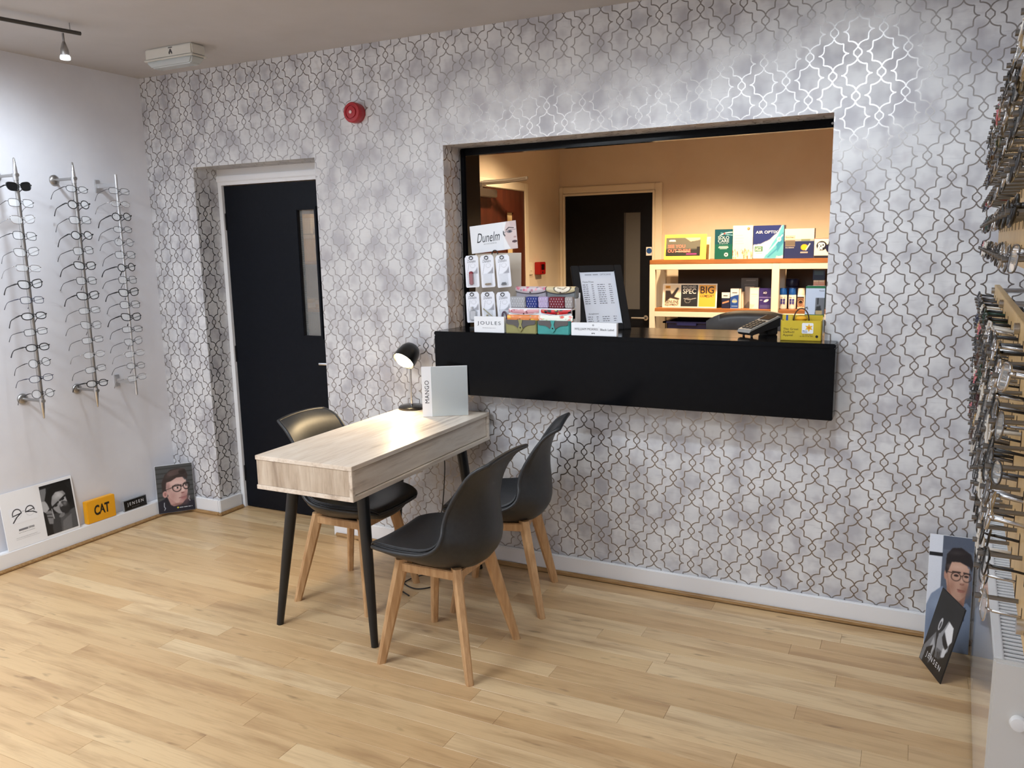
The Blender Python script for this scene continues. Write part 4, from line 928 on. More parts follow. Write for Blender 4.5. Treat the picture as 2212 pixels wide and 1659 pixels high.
# ---------------------------------------------------------------- alarm sounder, emergency light, ceiling track
al = thing('alarm_sounder', 'round red fire alarm sounder high on the trellis wall', 'alarm', (1.556, 0, 2.283))
RED = mat('sounder_red', rgb(168, 34, 42), .38); Ry = Matrix.Rotation(PI/2, 4, 'X')
MB().lathe([(0, .0005), (.048, .0005), (.048, .016), (.0505, .02), (.0505, .048), (.046, .055), (.034, .056), (.033, .052), (.028, .052), (.027, .058), (0, .060)], 40, Ry).build('body', RED, al, 35)
MB().lathe([(0, .0605), (.008, .0605), (.008, .063), (0, .064)], 16, Ry).build('centre_lens', mat('sounder_lens', rgb(225, 190, 190), .2), al, 40)
el = thing('emergency_light', 'white rectangular emergency light on the ceiling near the left corner', 'light fitting', (.600, -.462, H))
MB().box((0, 0, -.055), (.324, .088, -.0005), .006).build('body', mat('aged_white_plastic', rgb(214, 210, 200), .45), el)
MB().box((-.006, -.006, -.060), (.330, .094, -.053), .003).build('rim', mat('aged_white_plastic', rgb(214, 210, 200), .45), el)
m = MB(); b = bmesh.new(); bmesh.ops.create_cube(b, size=1.0)
for v in b.verts:
    k = 1.0 if v.co.z > 0 else .82; v.co = Vector((.162+v.co.x*.324*k, .044+v.co.y*.088*(k-.1 if v.co.z < 0 else k), -.060-.0 if v.co.z > 0 else -.092))
bmesh.ops.bevel(b, geom=b.edges[:], offset=.006, segments=2, affect='EDGES'); m.join(b)
m.build('diffuser', mat('prismatic_diffuser', rgb(196, 200, 198), .25, alpha=.78), el, 40)
MB().cyl((.03, .044, -.072), (.294, .044, -.072), .008, n=12).build('tube', mat('unlit_tube', rgb(238, 238, 236), .3), el, 60)
m = MB(); m.quad((.167, -.0008, -.012), (.196, -.0008, -.012), (.196, -.0008, -.008), (.167, -.0008, -.008)); m.prism([(.170, -.040), (.176, -.040), (.181, -.028), (.187, -.040), (.193, -.040), (.193, -.032), (.187, -.022), (.184, -.016), (.178, -.016), (.175, -.022), (.168, -.032)], -.0008, -.0006)
m.build('running_figure_mark', ink((70, 70, 72)), el)
tk = thing('track_light', 'dark metal ceiling track with hanging spot heads above the left racks', 'track light', (.745, -.925, 2.575))
dirv = Vector((.680-.743, -1.246+.932, 0)).normalized(); L_ = 1.75
MB().tube([(0, 0, 0), tuple(dirv*L_)], .0085, 10).build('track_bar', mat('dark_bronze', (.10, .095, .09), .4, 1.0), tk, 50)
for d_ in (.045, .85, 1.68): MB().cyl(tuple(dirv*d_), tuple(dirv*d_+Vector((0, 0, H-2.575-.001))), .0022, n=8).build('ceiling_hanger', STEEL, tk, 60)
def spothead(parent, base, aim, lit=True):
    m = MB(); m.cyl(base, base+Vector((0, 0, -.035)), .0055, n=10); m.lathe([(0, -.034), (.006, -.035), (.011, -.050), (.0165, -.068), (.018, -.084), (.0165, -.092)], 20, Matrix.Translation(base)); o = m.build('spot_head', STEEL, parent, 40)
    MB().lathe([(.0165, -.091), (.0215, -.098), (.0225, -.106), (.0205, -.112)], 20, Matrix.Translation(base)).build('glass_collar', mat('collar_glass', (.9, .92, .95), .05, alpha=.35), o, 60)
    MB().lathe([(0, -.092), (.010, -.094), (.012, -.103), (.009, -.111), (0, -.113)], 16, Matrix.Translation(base)).build('bulb', mat('spot_bulb', (1, 1, 1), .4, emit=(.92, .96, 1.0), estr=30), o, 180)
spothead(tk, Vector((-.058, -.045, 0)), None)
for d_ in (.85, 1.6): spothead(tk, dirv*d_, None)
t2 = thing('track_light', 'second ceiling track of spot heads, running above the counter', 'track light', (2.1, -1.22, 2.58))
MB().tube([(0, 0, 0), (1.95, 0.02, 0)], .0085, 10).build('track_bar', MAT['dark_bronze'], t2, 50)
for x in (.2, .7, 1.2, 1.71): spothead(t2, Vector((x, 0, 0)), None)
for x in (.1, 1.85): MB().cyl((x, 0, 0), (x, 0, H-2.58-.001), .0022, n=8).build('ceiling_hanger', STEEL, t2, 60)
for i, ((x, y), e, sx_, sy_) in enumerate(FILL_PANELS):
    pf = thing('fill_panel', 'added unseen fill panel on the ceiling over the shop floor, %s' % ('nearest the left wall', 'before the serving hatch', 'behind the camera')[i], 'light panel', (x, y, H))
    MB().box((-sx_/2-.02, -sy_/2-.02, -.028), (sx_/2+.02, sy_/2+.02, -.0005), .003).build('frame', WHITE, pf)
# ---------------------------------------------------------------- things on the counter
def sign(label, cat, x0, y0, w_, h_, d_, rz, mt):
    t_ = thing('counter_sign', label, cat, (x0, y0, CT+.0005), (0, 0, rz)); MB().box((0, 0, 0), (w_, d_, h_), .001).build('block', mt, t_); return t_
ACR = mat('white_acrylic', rgb(236, 238, 242), .22)
s1 = sign('white sign block lettered JOULES on the counter corner', 'sign', 2.262, -.112, .160, .076, .020, math.radians(1), ACR)
text('JOULES', .124, .021, s1, (.080, F0, .043), (52, 60, 68), spacing=1.3); obj('small_print', rules(s1, [(.045, .115, .0215, .0018)], 0), ink((150, 152, 158)), s1, (0, F0, 0))
s2 = sign('long white sign block lettered WILLIAM MORRIS before the price list', 'sign', 2.764, -.112, .216, .058, .022, math.radians(0), ACR)
text('WILLIAM MORRIS', .112, .0105, s2, (.072, F0, .030), (56, 58, 62)); text('Black Label', .064, .0095, s2, (.172, F0, .029), (96, 98, 104), bold=.01)
MB().quad((.1335, 0, .018), (.1340, 0, .018), (.1340, 0, .042), (.1335, 0, .042)).build('divider_line', ink((120, 122, 126)), s2, loc=(0, F0, 0))
m = MB(); m.lathe([(.0022, 0), (.0042, 0)], 8, Matrix.Translation((.106, F0, .048)) @ Ry); m.quad((.098, F0, .011), (.114, F0, .011), (.114, F0, .0135), (.098, F0, .0135)); m.quad((.099, F0, .0085), (.102, F0, .0085), (.102, F0, .011), (.099, F0, .011)); m.quad((.110, F0, .0085), (.113, F0, .0085), (.113, F0, .011), (.110, F0, .011)); m.build('emblem', ink((60, 62, 66)), s2)
# tiered stand with spectacle cases
st = thing('case_stand', 'stepped white display stand holding patterned spectacle cases', 'display stand', (2.405, -.075, CT+.0005))
ST = mat('stand_white', rgb(238, 238, 240), .35)
TIER = [(.000, .058), (.055, .105), (.110, .155)]          # y offset, top height
MB().box((.0, .0, 0), (.325, .052, .058), .001).build('step', ST, st); MB().box((.0, .052, 0), (.325, .108, .112), .001).build('step', ST, st); MB().box((.0, .108, 0), (.325, .165, .155), .001).build('step', ST, st)
MB().box((.0, .048, .058), (.325, .0515, .080), .0005).build('riser', ST, st); MB().box((.0, .160, .155), (.325, .165, .180), .0005).build('riser', ST, st)
def spec_case(label, x, y, z, w_, h_, flap_c, body_c, dots=None, flapcv=None, d_=.05):
    """soft envelope case: body block, curved flap with stud"""
    t_ = thing('spectacle_case', label, 'spectacle case', (x, y, z), group='patterned spectacle cases on the counter stand')
    MB().box((0, 0, 0), (w_, d_, h_), .004).build('case_body', body_c, t_)
    nx, nz = 46, 20; cvx = flapcv if flapcv else Canvas(46, 20, flap_c)
    # flap: sheet wrapped over the front edge, lower edge curved
    bm = bmesh.new(); rows_ = []
    fh = h_*.62
    for j in range(nz):
        r = []
        for i in range(nx):
            u = i/(nx-1); v = j/(nz-1); edge = fh*(.62+.38*math.sin(PI*u)**.7); s_ = v*(edge+d_*.5)
            over = d_*.5
            if s_ < over: p_ = (u*w_, d_*.5-s_, h_+.003*math.sin(PI*s_/over)+.0012)
            else: p_ = (u*w_, -.0035-.004*math.sin(min(1, (s_-over)/edge)*PI), h_-(s_-over)*.96+.001)
            r.append(bm.verts.new(p_))
        rows_.append(r)
    for j in range(nz-1):
        for i in range(nx-1): bm.faces.new((rows_[j+1][i], rows_[j+1][i+1], rows_[j][i+1], rows_[j][i]))
    bmesh.ops.recalc_face_normals(bm, faces=bm.faces)
    me = bpy.data.meshes.new('flap'); bm.to_mesh(me); bm.free()
    at = me.color_attributes.new('Ink', 'FLOAT_COLOR', 'POINT'); a = np.clip(cvx.a, 0, 1).reshape(-1, 3); l_ = np.where(a <= .04045, a/12.92, ((a+.055)/1.055)**2.4)
    at.data.foreach_set('color', np.c_[l_, np.ones(len(l_))].astype(np.float32).ravel())
    for p_ in me.polygons: p_.use_smooth = True
    fo = obj('flap', me, print_mat(), t_)
    MB().tube([(u*w_, -.0042-.0, h_-fh*.96*(.62+.38*math.sin(PI*u)**.7)+.001) for u in np.linspace(0, 1, 20)], .0014, 5).build('flap_binding', mat('case_binding', rgb(40, 38, 44), .5), fo, 180)
    MB().lathe([(0, .0085), (.0035, .0085), (.003, .0105), (0, .0112)], 12, Matrix.Translation((w_/2, 0, h_-fh*.72)) @ Ry).build('stud', mat('dark_stud', rgb(60, 24, 28), .35), t_, 60)
    return t_
def flor(base, spots, seed):
    r_ = np.random.RandomState(seed); c_ = Canvas(46, 20, base)
    for col, n, rr in spots:
        for _ in range(n): c_.ell(r_.rand(), r_.rand(), rr*(.7+.6*r_.rand()), rr*2.2*(.7+.6*r_.rand()), col, r_.rand()*180, soft=.3)
    return c_
def lea(n, c): return noisy('case_'+n, rgb(*c), tuple(v*.9 for v in rgb(*c)), 30, .5)
zt = CT+.001
spec_case('grey case with pink roses on the top step of the stand', 2.415, .04, zt+.155, .158, .052, None, lea('rose', (168, 162, 170)), flapcv=flor(S(206, 194, 198), [(S(214, 110, 134), 9, .05), (S(232, 160, 172), 8, .04), (S(150, 140, 150), 5, .03)], 3))
cvb = flor(S(206, 190, 150), [], 5); cvb.ell(.56, .55, .28, .36, S(240, 230, 208)).ring(.56, .55, .29, .38, .03, S(70, 56, 40)).line([(.4, .5), (.6, .62), (.7, .45)], .02, S(120, 96, 60))
spec_case('tan case with a cream oval motif on the top step, left of the price list', 2.578, .04, zt+.155, .146, .052, None, lea('slate', (120, 124, 126)), flapcv=cvb)
pin = flor(S(222, 160, 166), [(S(244, 226, 228), 9, .05), (S(190, 80, 96), 6, .025), (S(120, 60, 70), 4, .02)], 8)
spec_case('pink blossom case on the middle step of the stand', 2.405, -.018, zt+.058, .160, .050, None, lea('pinkb', (206, 150, 156)), flapcv=pin, d_=.045)
rdp = flor(S(196, 24, 30), [(S(20, 16, 16), 9, .06), (S(206, 200, 110), 6, .035), (S(220, 40, 40), 8, .05)], 12)
spec_case('red and black tulip case on the middle step of the stand', 2.575, -.018, zt+.058, .155, .050, None, lea('redb', (40, 18, 20)), flapcv=rdp, d_=.045)
org = flor(S(226, 130, 60), [(S(238, 186, 60), 6, .07), (S(110, 60, 24), 5, .022), (S(236, 150, 96), 8, .04), (S(150, 170, 140), 3, .03)], 21)
flw = flor(S(240, 236, 222), [(S(224, 92, 74), 5, .06), (S(206, 210, 150), 5, .03), (S(236, 150, 140), 4, .04), (S(130, 150, 130), 4, .02)], 23)
# small folded cases in a row on the second step
for i, (nm, w_, c_) in enumerate((('silver-grey', .080, (170, 170, 174)), ('royal blue', .060, (28, 48, 128)), ('lilac', .052, (182, 164, 200)), ('maroon', .078, (116, 14, 36)), ('taupe', .040, (164, 156, 154)))):
    x = 2.410+(0, .084, .147, .202, .283)[i]
    t_ = thing('folded_case', '%s dotted slip case in the row on the case stand' % nm, 'spectacle case', (x, -.016, CT+.114), group='dotted slip cases')
    mm = mat('slip_'+nm, rgb(*c_), .6); MB().box((0, 0, 0), (w_, .03, .052), .004).build('sleeve', mm, t_); MB().box((.001, -.0015, .030), (w_-.001, .0, .050), .0006).build('fold', mm, t_)
    m = MB()
    for rr in range(4):
        for q in range(int(w_/.013)):
            cx_ = .008+q*.013+(rr % 2)*.006; cz = .007+rr*.012
            if cx_ < w_-.004: m.prism([(cx_-.0016, cz), (cx_, cz-.0036), (cx_+.0016, cz), (cx_, cz+.0036)], -.0022, -.0018)
    m.build('dot_print', ink((226, 226, 232)), t_)
# front pair: envelope cases with a pointed tab, and the floral cases behind them
def envelope(label, x, c_, cvx, lab2):
    t_ = thing('envelope_case', label, 'spectacle case', (x, -.114, CT+.0005), group='envelope cases at the counter edge')
    mm = lea('env%d' % int(x*1000), c_); MB().box((0, 0, 0), (.158, .034, .062), .003).build('case_body', mm, t_)
    G_ = mat('grey_felt', rgb(92, 88, 88), .7)
    m = MB(); m.prism([(.004, .064), (.004, .048), (.012, .043), (.04, .041), (.055, .034), (.066, .026), (.079, .030), (.092, .026), (.103, .034), (.118, .041), (.146, .043), (.154, .048), (.154, .064)], -.004, -.0005); m.build('felt_flap', G_, t_)
    m = MB(); m.prism([(.068, .066), (.074, .045), (.069, .030), (.067, .022), (.079, .008), (.091, .022), (.089, .030), (.084, .045), (.090, .066)], -.0075, -.0045); m.build('tab', mm, t_)
    MB().lathe([(0, .0080), (.0036, .0080), (.003, .0095), (0, .010)], 12, Matrix.Translation((.079, 0, .029)) @ Ry).build('stud', BLACK, t_, 60)
    return spec_case(lab2, x-.006, -.079+.0, CT+.0005+.0, .170, .084, None, lea('fl%d' % int(x*1000), c_), flapcv=cvx, d_=.003+.0)
for a in (('olive green envelope case with a pointed tab at the counter edge', 2.433, (150, 146, 92), org, 'orange sunflower case standing behind the olive envelope case'), ('teal envelope case with a pointed tab at the counter edge', 2.597, (62, 156, 152), flw, 'white poppy case standing behind the teal envelope case')): envelope(*a)
# accessory card stand
dn = thing('accessory_stand', 'white accessory header board lettered Dunelm with hooks, at the hatch corner', 'display stand', (2.160, .022, CT+.0005), (math.radians(-3), 0, math.radians(2)))
WB = mat('wire_board', rgb(196, 184, 168), .5)
MB().box((.012, .045, 0), (.262, .049, .375), .001).build('back_board', WB, dn); MB().box((.0, .0, 0), (.268, .09, .010), .002).build('base', BLACK, dn)
hd = MB().box((0, .030, 0), (.252, .034, .135), .001).build('header', ACR, dn, loc=(.0, 0, .372), rot=(0, math.radians(-5.5), 0))
text('Dunelm', .126, .046, hd, (.098, .0294, .072), (40, 42, 48), shear=.35); text('ACCESSORIES', .070, .0065, hd, (.106, .0294, .040), (60, 62, 66), spacing=1.5)
cv = Canvas(40, 84, S(214, 194, 190))
cv.poly([(0, 0), (.3, 0), (.12, .3), (.1, .55), (.3, .8), (.5, 1), (0, 1)], S(238, 238, 240)).poly([(.5, 0), (1, 0), (1, .2), (.6, .18)], S(196, 172, 168), .5).line([(.25, .30), (.45, .22), (.8, .25)], .05, S(60, 48, 50)).ell(.5, .37, .2, .05, S(120, 110, 118)).ell(.52, .37, .09, .04, S(40, 44, 56)).line([(.1, .38), (.3, .35)], .03, S(120, 120, 126)).line([(.35, .31), (.95, .31)], .02, S(60, 60, 64))
cv.ell(.86, .58, .1, .03, S(176, 140, 136)).ell(.82, .74, .2, .045, S(64, 14, 30)).line([(.7, .735), (1, .735)], .02, S(36, 8, 18)).line([(.02, .34), (.05, .44), (.12, .5)], .06, S(30, 30, 34))
print_obj('model_print', cv, .072, .134, hd, (.180, .0294, .0005), 'cropped photograph of a face with dark lips')
m = MB(); m.tube([(.128+.016*math.cos(t_), .028, .368+.020*math.sin(t_)) for t_ in np.linspace(0, PI, 14)], .0026, 6); m.build('hanger_loop', BLACK, dn, 180)
CARDW = mat('blister_card', rgb(232, 234, 242), .35); BL = mat('blister_plastic', rgb(225, 230, 236), .08, alpha=.16, spec=.8)
contents = [('red cord', (142, 30, 46)), ('brass screws', (150, 120, 70)), ('dark grey nose pads', (56, 60, 70)), ('lens cloth and clear bottle', (196, 196, 200)), ('brass screwdriver', (160, 146, 90)), ('purple cord loop', (74, 34, 62))]
for i, (cn, cc) in enumerate(contents):
    r_, c_ = divmod(i, 3); x = 2.168+c_*.0875; z = CT+.207-r_*.172
    h_ = .155 if r_ == 0 else .150
    t_ = thing('accessory_card', 'hanging accessory card with %s, %s row of the header stand' % (cn, ('upper', 'lower')[r_]), 'blister pack', (x, -.012, z), (math.radians(-2), math.radians(-3-c_*1.2), 0), group='blister cards on the accessory stand')
    m = MB(); m.prism([(.004, 0), (.070, 0), (.075, .005), (.075, h_-.012), (.066, h_), (.009, h_), (0, h_-.012), (0, .005)], 0, .0015); m.build('card', CARDW, t_)
    text('Dunelm', .046, .014, t_, (.037, F0, h_-.028), (120, 122, 130), shear=.3)
    cvx = Canvas(30, 24, S(232, 234, 242)); cvx.poly([(1, .3), (.8, .7), (.45, 1), (1, 1)], S(160, 160, 168)).line([(.3, 0), (.1, 1)], .02, S(170, 172, 180)).ring(.6, .2, .2, .2, .02, S(190, 192, 200))
    print_obj('sketch_print', cvx, .066, .050, t_, (.004, F0, h_-.090))
    m = MB(); m.prism([(.016, .008), (.060, .008), (.060, .066), (.016, .066)], -.012, F0*2); m.build('blister', BL, t_)
    cm = mat('acc_'+str(i), rgb(*cc), .4); m = MB()
    if i == 0: m.box((.022, -.010, .012), (.046, -.002, .078), .006); 
    elif i == 1:
        for q in range(4): m.cyl((.026+.008*q, -.010, .014), (.028+.008*q, -.004, .018), .004, n=8)
    elif i == 2:
        m.box((.022, -.010, .011), (.054, -.003, .019), .003); m.box((.026, -.009, .019), (.050, -.003, .024), .002)
    elif i == 3: m.box((.02, -.010, .01), (.058, -.002, .060), .006); m.cyl((.034, -.006, .06), (.034, -.006, .078), .006, n=10)
    elif i == 4: m.tube([(.012, -.006, .070), (.060, -.006, .028)], .0022, 6); m.cyl((.022, -.006, .010), (.032, -.006, .040), .005, n=8)
    else: m.tube([(.040+.012*math.cos(t2_), -.008, .030+.024*math.sin(t2_)) for t2_ in np.linspace(0, 2*PI, 18)[:-1]], .005, 6, closed=True)
    m.build('accessory', cm, t_, 60)
    m = MB(); m.tube([(.030+.010*math.cos(a_)+.006, -.0035, h_-.012+.008*math.sin(a_)) for a_ in np.linspace(0, 2*PI, 12)[:-1]], .0018, 5, closed=True); m.cyl((.037, -.006, h_-.006), (.037, .06, h_-.006), .0016, n=6); m.build('hook', BLACK, t_, 60)
# price list in a black frame
pf = thing('price_frame', 'black framed price list propped on the counter behind the cases', 'picture frame', (2.738, .066, CT+.001), (-.434, 0, .699))
FRB = mat('picture_frame_black', rgb(24, 24, 26), .6, spec=.2); fw_, fh_ = .260, .336
m = MB()
for x0, x1, z0, z1 in ((0, .040, 0, fh_), (fw_-.040, fw_, 0, fh_), (.04, fw_-.04, 0, .034), (.04, fw_-.04, fh_-.034, fh_)): m.box((x0, 0, z0), (x1, .018, z1), .003)
m.build('frame', FRB, pf)
sh_ = MB().box((.038, .006, .030), (fw_-.038, .010, fh_-.030)).build('price_sheet', mat('paper', rgb(226, 230, 240), .5), pf)
text('OPTICIANS', .056, .0085, sh_, (.172, .0055, fh_-.048), (126, 128, 138)); obj('small_print', rules(sh_, [(.066, .138, fh_-.051, .006)], 0), ink((168, 170, 180)), sh_, (0, .0055, 0)); text('Frame Prices', .054, .0085, sh_, (.078, .0055, fh_-.085), (60, 62, 70)); text('Sunglasses', .050, .0085, sh_, (.082, .0055, .085), (60, 62, 70))
for i in range(10):
    z = fh_-.102-i*.0108
    obj('price_row', rules(sh_, [(.048, .074, z, .0035), (.092, .102, z, .0035), (.122, .160, z, .0035), (.180, .196, z, .0035)], 0), ink((112, 114, 124)), sh_, (0, .0055, 0))
for i in range(3): obj('price_row', rules(sh_, [(.050, .076, .068-i*.0108, .0035), (.094, .104, .068-i*.0108, .0035), (.124, .160, .068-i*.0108, .0035), (.180, .196, .068-i*.0108, .0035)], 0), ink((112, 114, 124)), sh_, (0, .0055, 0))
MB().prism([(.018, .06), (.024, .06), (.085, .185), (.018, .2)], .10, .16, 'yz').build('easel_strut', FRB, pf)
# card terminal
tm = thing('card_terminal', 'grey and black card payment terminal on its stand on the counter', 'card terminal', (3.548, .105, CT-.0115), (0, 0, math.radians(52)))
m = MB(); m.prism([(-.075, .022), (-.078, .032), (-.070, .040), (.085, .090), (.095, .086), (.095, .050), (-.06, .018)], -.036, .036); m.build('body', mat('terminal_dark', rgb(30, 30, 32), .4), tm)
GR = mat('terminal_silver', rgb(150, 148, 144), .35)
m = MB(); m.prism([(-.080, .030), (-.072, .0435), (.086, .0945), (.094, .0900), (.09, .088), (-.07, .037)], -.039, .039); m.build('bezel', GR, tm)
sl_ = math.atan2(.051, .158)
for r_ in range(5):
    for c_ in range(3):
        o_ = MB().box((-.008, -.0085, 0), (.006, .0085, .004), .0015).build('key', mat('terminal_key', rgb(70, 66, 62), .5), tm, loc=(-.055+r_*.017, -.022+c_*.022, .0505+r_*.017*math.tan(sl_)), rot=(0, -sl_, 0))
MB().box((-.024, -.030, 0), (.024, .030, .0015), .0005).build('screen', mat('terminal_screen', rgb(46, 44, 42), .15), tm, loc=(.058, 0, .0865), rot=(0, -sl_, 0))
for y_ in (-.025, .025): MB().cyl((-.055, y_, .012), (-.05, y_, .03), .005, n=8).build('stand_foot', BLACK, tm)
MB().box((.03, -.03, .012), (.09, .03, .052), .004).build('stand', BLACK, tm)
# daffodil collection box with its bits
YEL = noisy('daffodil_yellow', rgb(208, 182, 48), rgb(198, 170, 40), 5, .45)
db = thing('collection_box', 'yellow charity box lettered The Great Daffodil Appeal on the counter', 'collection box', (3.666, -.050, CT+.0005), (0, 0, math.radians(2)))
m = MB(); m.box((0, 0, 0), (.158, .003, .082)); m.box((0, .06, 0), (.158, .063, .10)); m.box((0, 0, 0), (.003, .063, .082)); m.box((.155, 0, 0), (.158, .063, .082)); m.box((0, 0, 0), (.158, .063, .003)); m.build('tray', YEL, db)
text('The Great\nDaffodil\nAppeal', .060, .036, db, (.040, F0, .034), (70, 64, 26), align='l')
MB().prism([(.086, .030), (.124, .030), (.127, .033), (.127, .070), (.124, .073), (.086, .073), (.083, .070), (.083, .033)], F0*2, F0).build('badge', ACR, db)
pts = []
for k in range(12): a_ = PI/2+2*PI*k/12; r_ = .017 if k % 2 == 0 else .008; pts.append((.110+r_*math.cos(a_), .054+r_*math.sin(a_)))
MB().prism(pts, F0*3, F0*2.2).build('daffodil_mark', ink((236, 184, 40)), db); MB().lathe([(0, .0022), (.005, .0022)], 12, Matrix.Translation((.110, 0, .054)) @ Ry).build('trumpet_mark', ink((222, 130, 40)), db)
text('Marie\nCurie', .018, .010, db, (.095, F0*3, .038), (30, 70, 150), bold=.02); obj('small_print', rules(db, [(.086, .126, .023, .0022), (.076, .130, .017, .0026)], 0), ink((120, 104, 30)), db, (0, F0, 0)); MB().lathe([(0, .001), (.0055, .001)], 16, Matrix.Translation((.141, 0, .0185)) @ Ry).build('coin_slot', BLACK, db)
lf = thing('leaflet', 'small yellow and blue leaflet standing in the charity box', 'leaflet', (3.676, -.020, CT+.006), (math.radians(-6), 0, 0)); MB().box((0, 0, 0), (.030, .002, .098), .0005).build('card', YEL, lf); MB().box((.005, -.0008, .06), (.013, -.0001, .096)).build('blue_panel', ink((30, 70, 150)), lf)
df = thing('daffodil_pin', 'orange felt daffodil with a dark looped band in the charity box', 'badge', (3.742, -.018, CT+.045)); 
m = MB(); m.lathe([(0, .03), (.018, .034), (.024, .044), (.016, .052), (0, .048)], 12); m.build('flower', mat('daff_orange', rgb(240, 176, 40), .6), df, 40)
m = MB(); m.tube([(.0+.030*math.cos(t_), 0, .035+.050*math.sin(t_)) for t_ in np.linspace(0, PI, 20)], .0028, 6); m.build('band', mat('dark_band', rgb(58, 40, 30), .5), df, 180)
gs = thing('leaflet_holder', 'green-edged glossy leaflet in a clear holder beside the hatch jamb', 'leaflet', (3.728, .195, CT+.0005), (math.radians(-4), 0, math.radians(-4)))
MB().box((0, .004, .0), (.082, .012, .212), .004).build('holder', mat('holder_clear', rgb(210, 216, 214), .08, alpha=.4), gs)
MB().box((0, 0, .078), (.080, .003, .210), .0035).build('leaflet', mat('leaflet_green', rgb(18, 110, 62), .3), gs)
cv = Canvas(36, 44, S(206, 214, 230)); cv.rect(.52, .35, 1, 1, S(110, 112, 116)).poly([(.52, 1), (.6, .7), (.8, .66), (.9, 1)], S(40, 38, 36)).rect(.55, .85, .9, 1, S(196, 170, 120)).rect(.62, .36, .7, .62, S(50, 50, 52)).line([(.0, .78), (.1, .72), (.14, .8)], .03, S(60, 64, 70))
print_obj('leaflet_print', cv, .078, .112, gs, (.001, F0*2, .088)); text('Vision', .022, .007, gs, (.066, F0*3, .190), (90, 96, 104))
# ---------------------------------------------------------------- products on the office shelves
def pbox(label, x, y, z, w_, h_, d_, cv=None, base=None, cat='box', texts=(), name='product_box', rot=0, group='product boxes in the office'):
    t_ = thing(name, label, cat, (x, y, z), (0, 0, rot), group); MB().box((0, 0, 0), (w_, d_, h_), .001).build('carton', base, t_)
    if cv is not None: print_obj('front_print', cv, w_-.001, h_-.001, t_, (.0005, F0, .0005))
    for tx in texts: text(tx[0], tx[1]*w_, tx[2]*h_, t_, (tx[3]*w_, F0*1.8, tx[4]*h_), tx[5], **(tx[6] if len(tx) > 6 else {}))
    return t_
ZT = 1.4865; ZM = 1.1445; yT = SY0+.05
IV = mat('ivory_card', rgb(240, 232, 214), .45); NAVY = mat('navy_card', rgb(32, 42, 92), .4); TEAL = mat('teal_card', rgb(10, 84, 92), .4)
# surf-print tent card
tc_ = thing('tent_card', 'yellow tent card lettered SEE YOU OUT THERE at the shelf end', 'tent card', (2.520, yT, ZT), (math.radians(-8), 0, 0))
MB().box((0, 0, 0), (.300, .003, .178), .0005).build('front_card', mat('tent_yellow', rgb(232, 206, 92), .5), tc_); MB().box((.02, .06, 0), (.315, .063, .165), .0005).build('rear_card', IV, tc_)
cv = Canvas(90, 54, S(78, 80, 74)); cv.poly([(0, 0), (.6, .0), (.75, .25), (1, .1), (1, .6), (0, .6)], S(104, 104, 94)).poly([(.55, 0), (1, 0), (1, .12), (.85, .18), (.72, .22)], S(206, 190, 168)).rect(0, .66, 1, 1, S(46, 48, 44)).rect(.3, .72, .7, .78, S(176, 170, 160)).rect(.6, .86, .96, .93, S(150, 60, 130)).rect(.9, .5, 1, 1, S(40, 38, 36)).ell(.18, .15, .1, .05, S(230, 228, 222))
print_obj('surf_print', cv, .245, .128, tc_, (.012, F0, .026)); text('SEE YOU', .125, .024, tc_, (.088, F0*2, .094), (236, 128, 112), bold=.03); text('OUT THERE', .165, .024, tc_, (.108, F0*2, .062), (236, 128, 112), bold=.03); text('ONEILL', .05, .010, tc_, (.058, F0*2, .132), (236, 232, 226), bold=.03)
cv = Canvas(40, 64, S(8, 70, 84)); cv.rect(0, .5, 1, 1, S(10, 88, 76)).line([(.3, .2), (.6, .12), (1, .1)], .04, S(196, 216, 222)).line([(.35, .12), (.7, .18), (1, .2)], .03, S(120, 170, 190)).ell(.55, .14, .06, .02, S(190, 50, 50)).rect(.25, .56, .75, .58, S(180, 204, 206)).rect(.22, .60, .78, .62, S(180, 204, 206)).rect(.3, .64, .7, .66, S(180, 204, 206)).ell(.66, .85, .11, .065, S(230, 236, 236)).ell(.66, .85, .05, .03, S(20, 80, 76))
pbox('teal solution box lettered SOLO CARE AQUA on the top shelf', 2.880, yT, ZT, .122, .204, .075, cv, TEAL, texts=(('SOLO', .62, .095, .5, .72, (226, 234, 236)), ('CARE', .62, .095, .5, .61, (226, 234, 236)), ('AQUA', .5, .05, .5, .52, (170, 200, 206), {'spacing': 1.3})))
cv = Canvas(44, 70, S(238, 230, 212)); r2 = np.random.RandomState(4)
for _ in range(34): cv.ell(r2.rand(), .72+.26*r2.rand(), .022, .05*(.5+r2.rand()), (S(226, 120, 80), S(238, 170, 110), S(220, 90, 70), S(244, 200, 150))[r2.randint(4)], 0, .85, .3)
cv.ell(.78, .10, .075, .045, S(214, 96, 60)); cv.ell(.76, .09, .04, .02, S(240, 170, 120), 0, .6)
for k in range(4): cv.rect(.1, .28+.085*k, .5+.05*(k % 2), .295+.085*k, S(206, 196, 180), .8)
pbox('tall ivory contact lens box with orange flame pattern on the top shelf', 3.004, yT, ZT, .134, .226, .075, cv, IV)
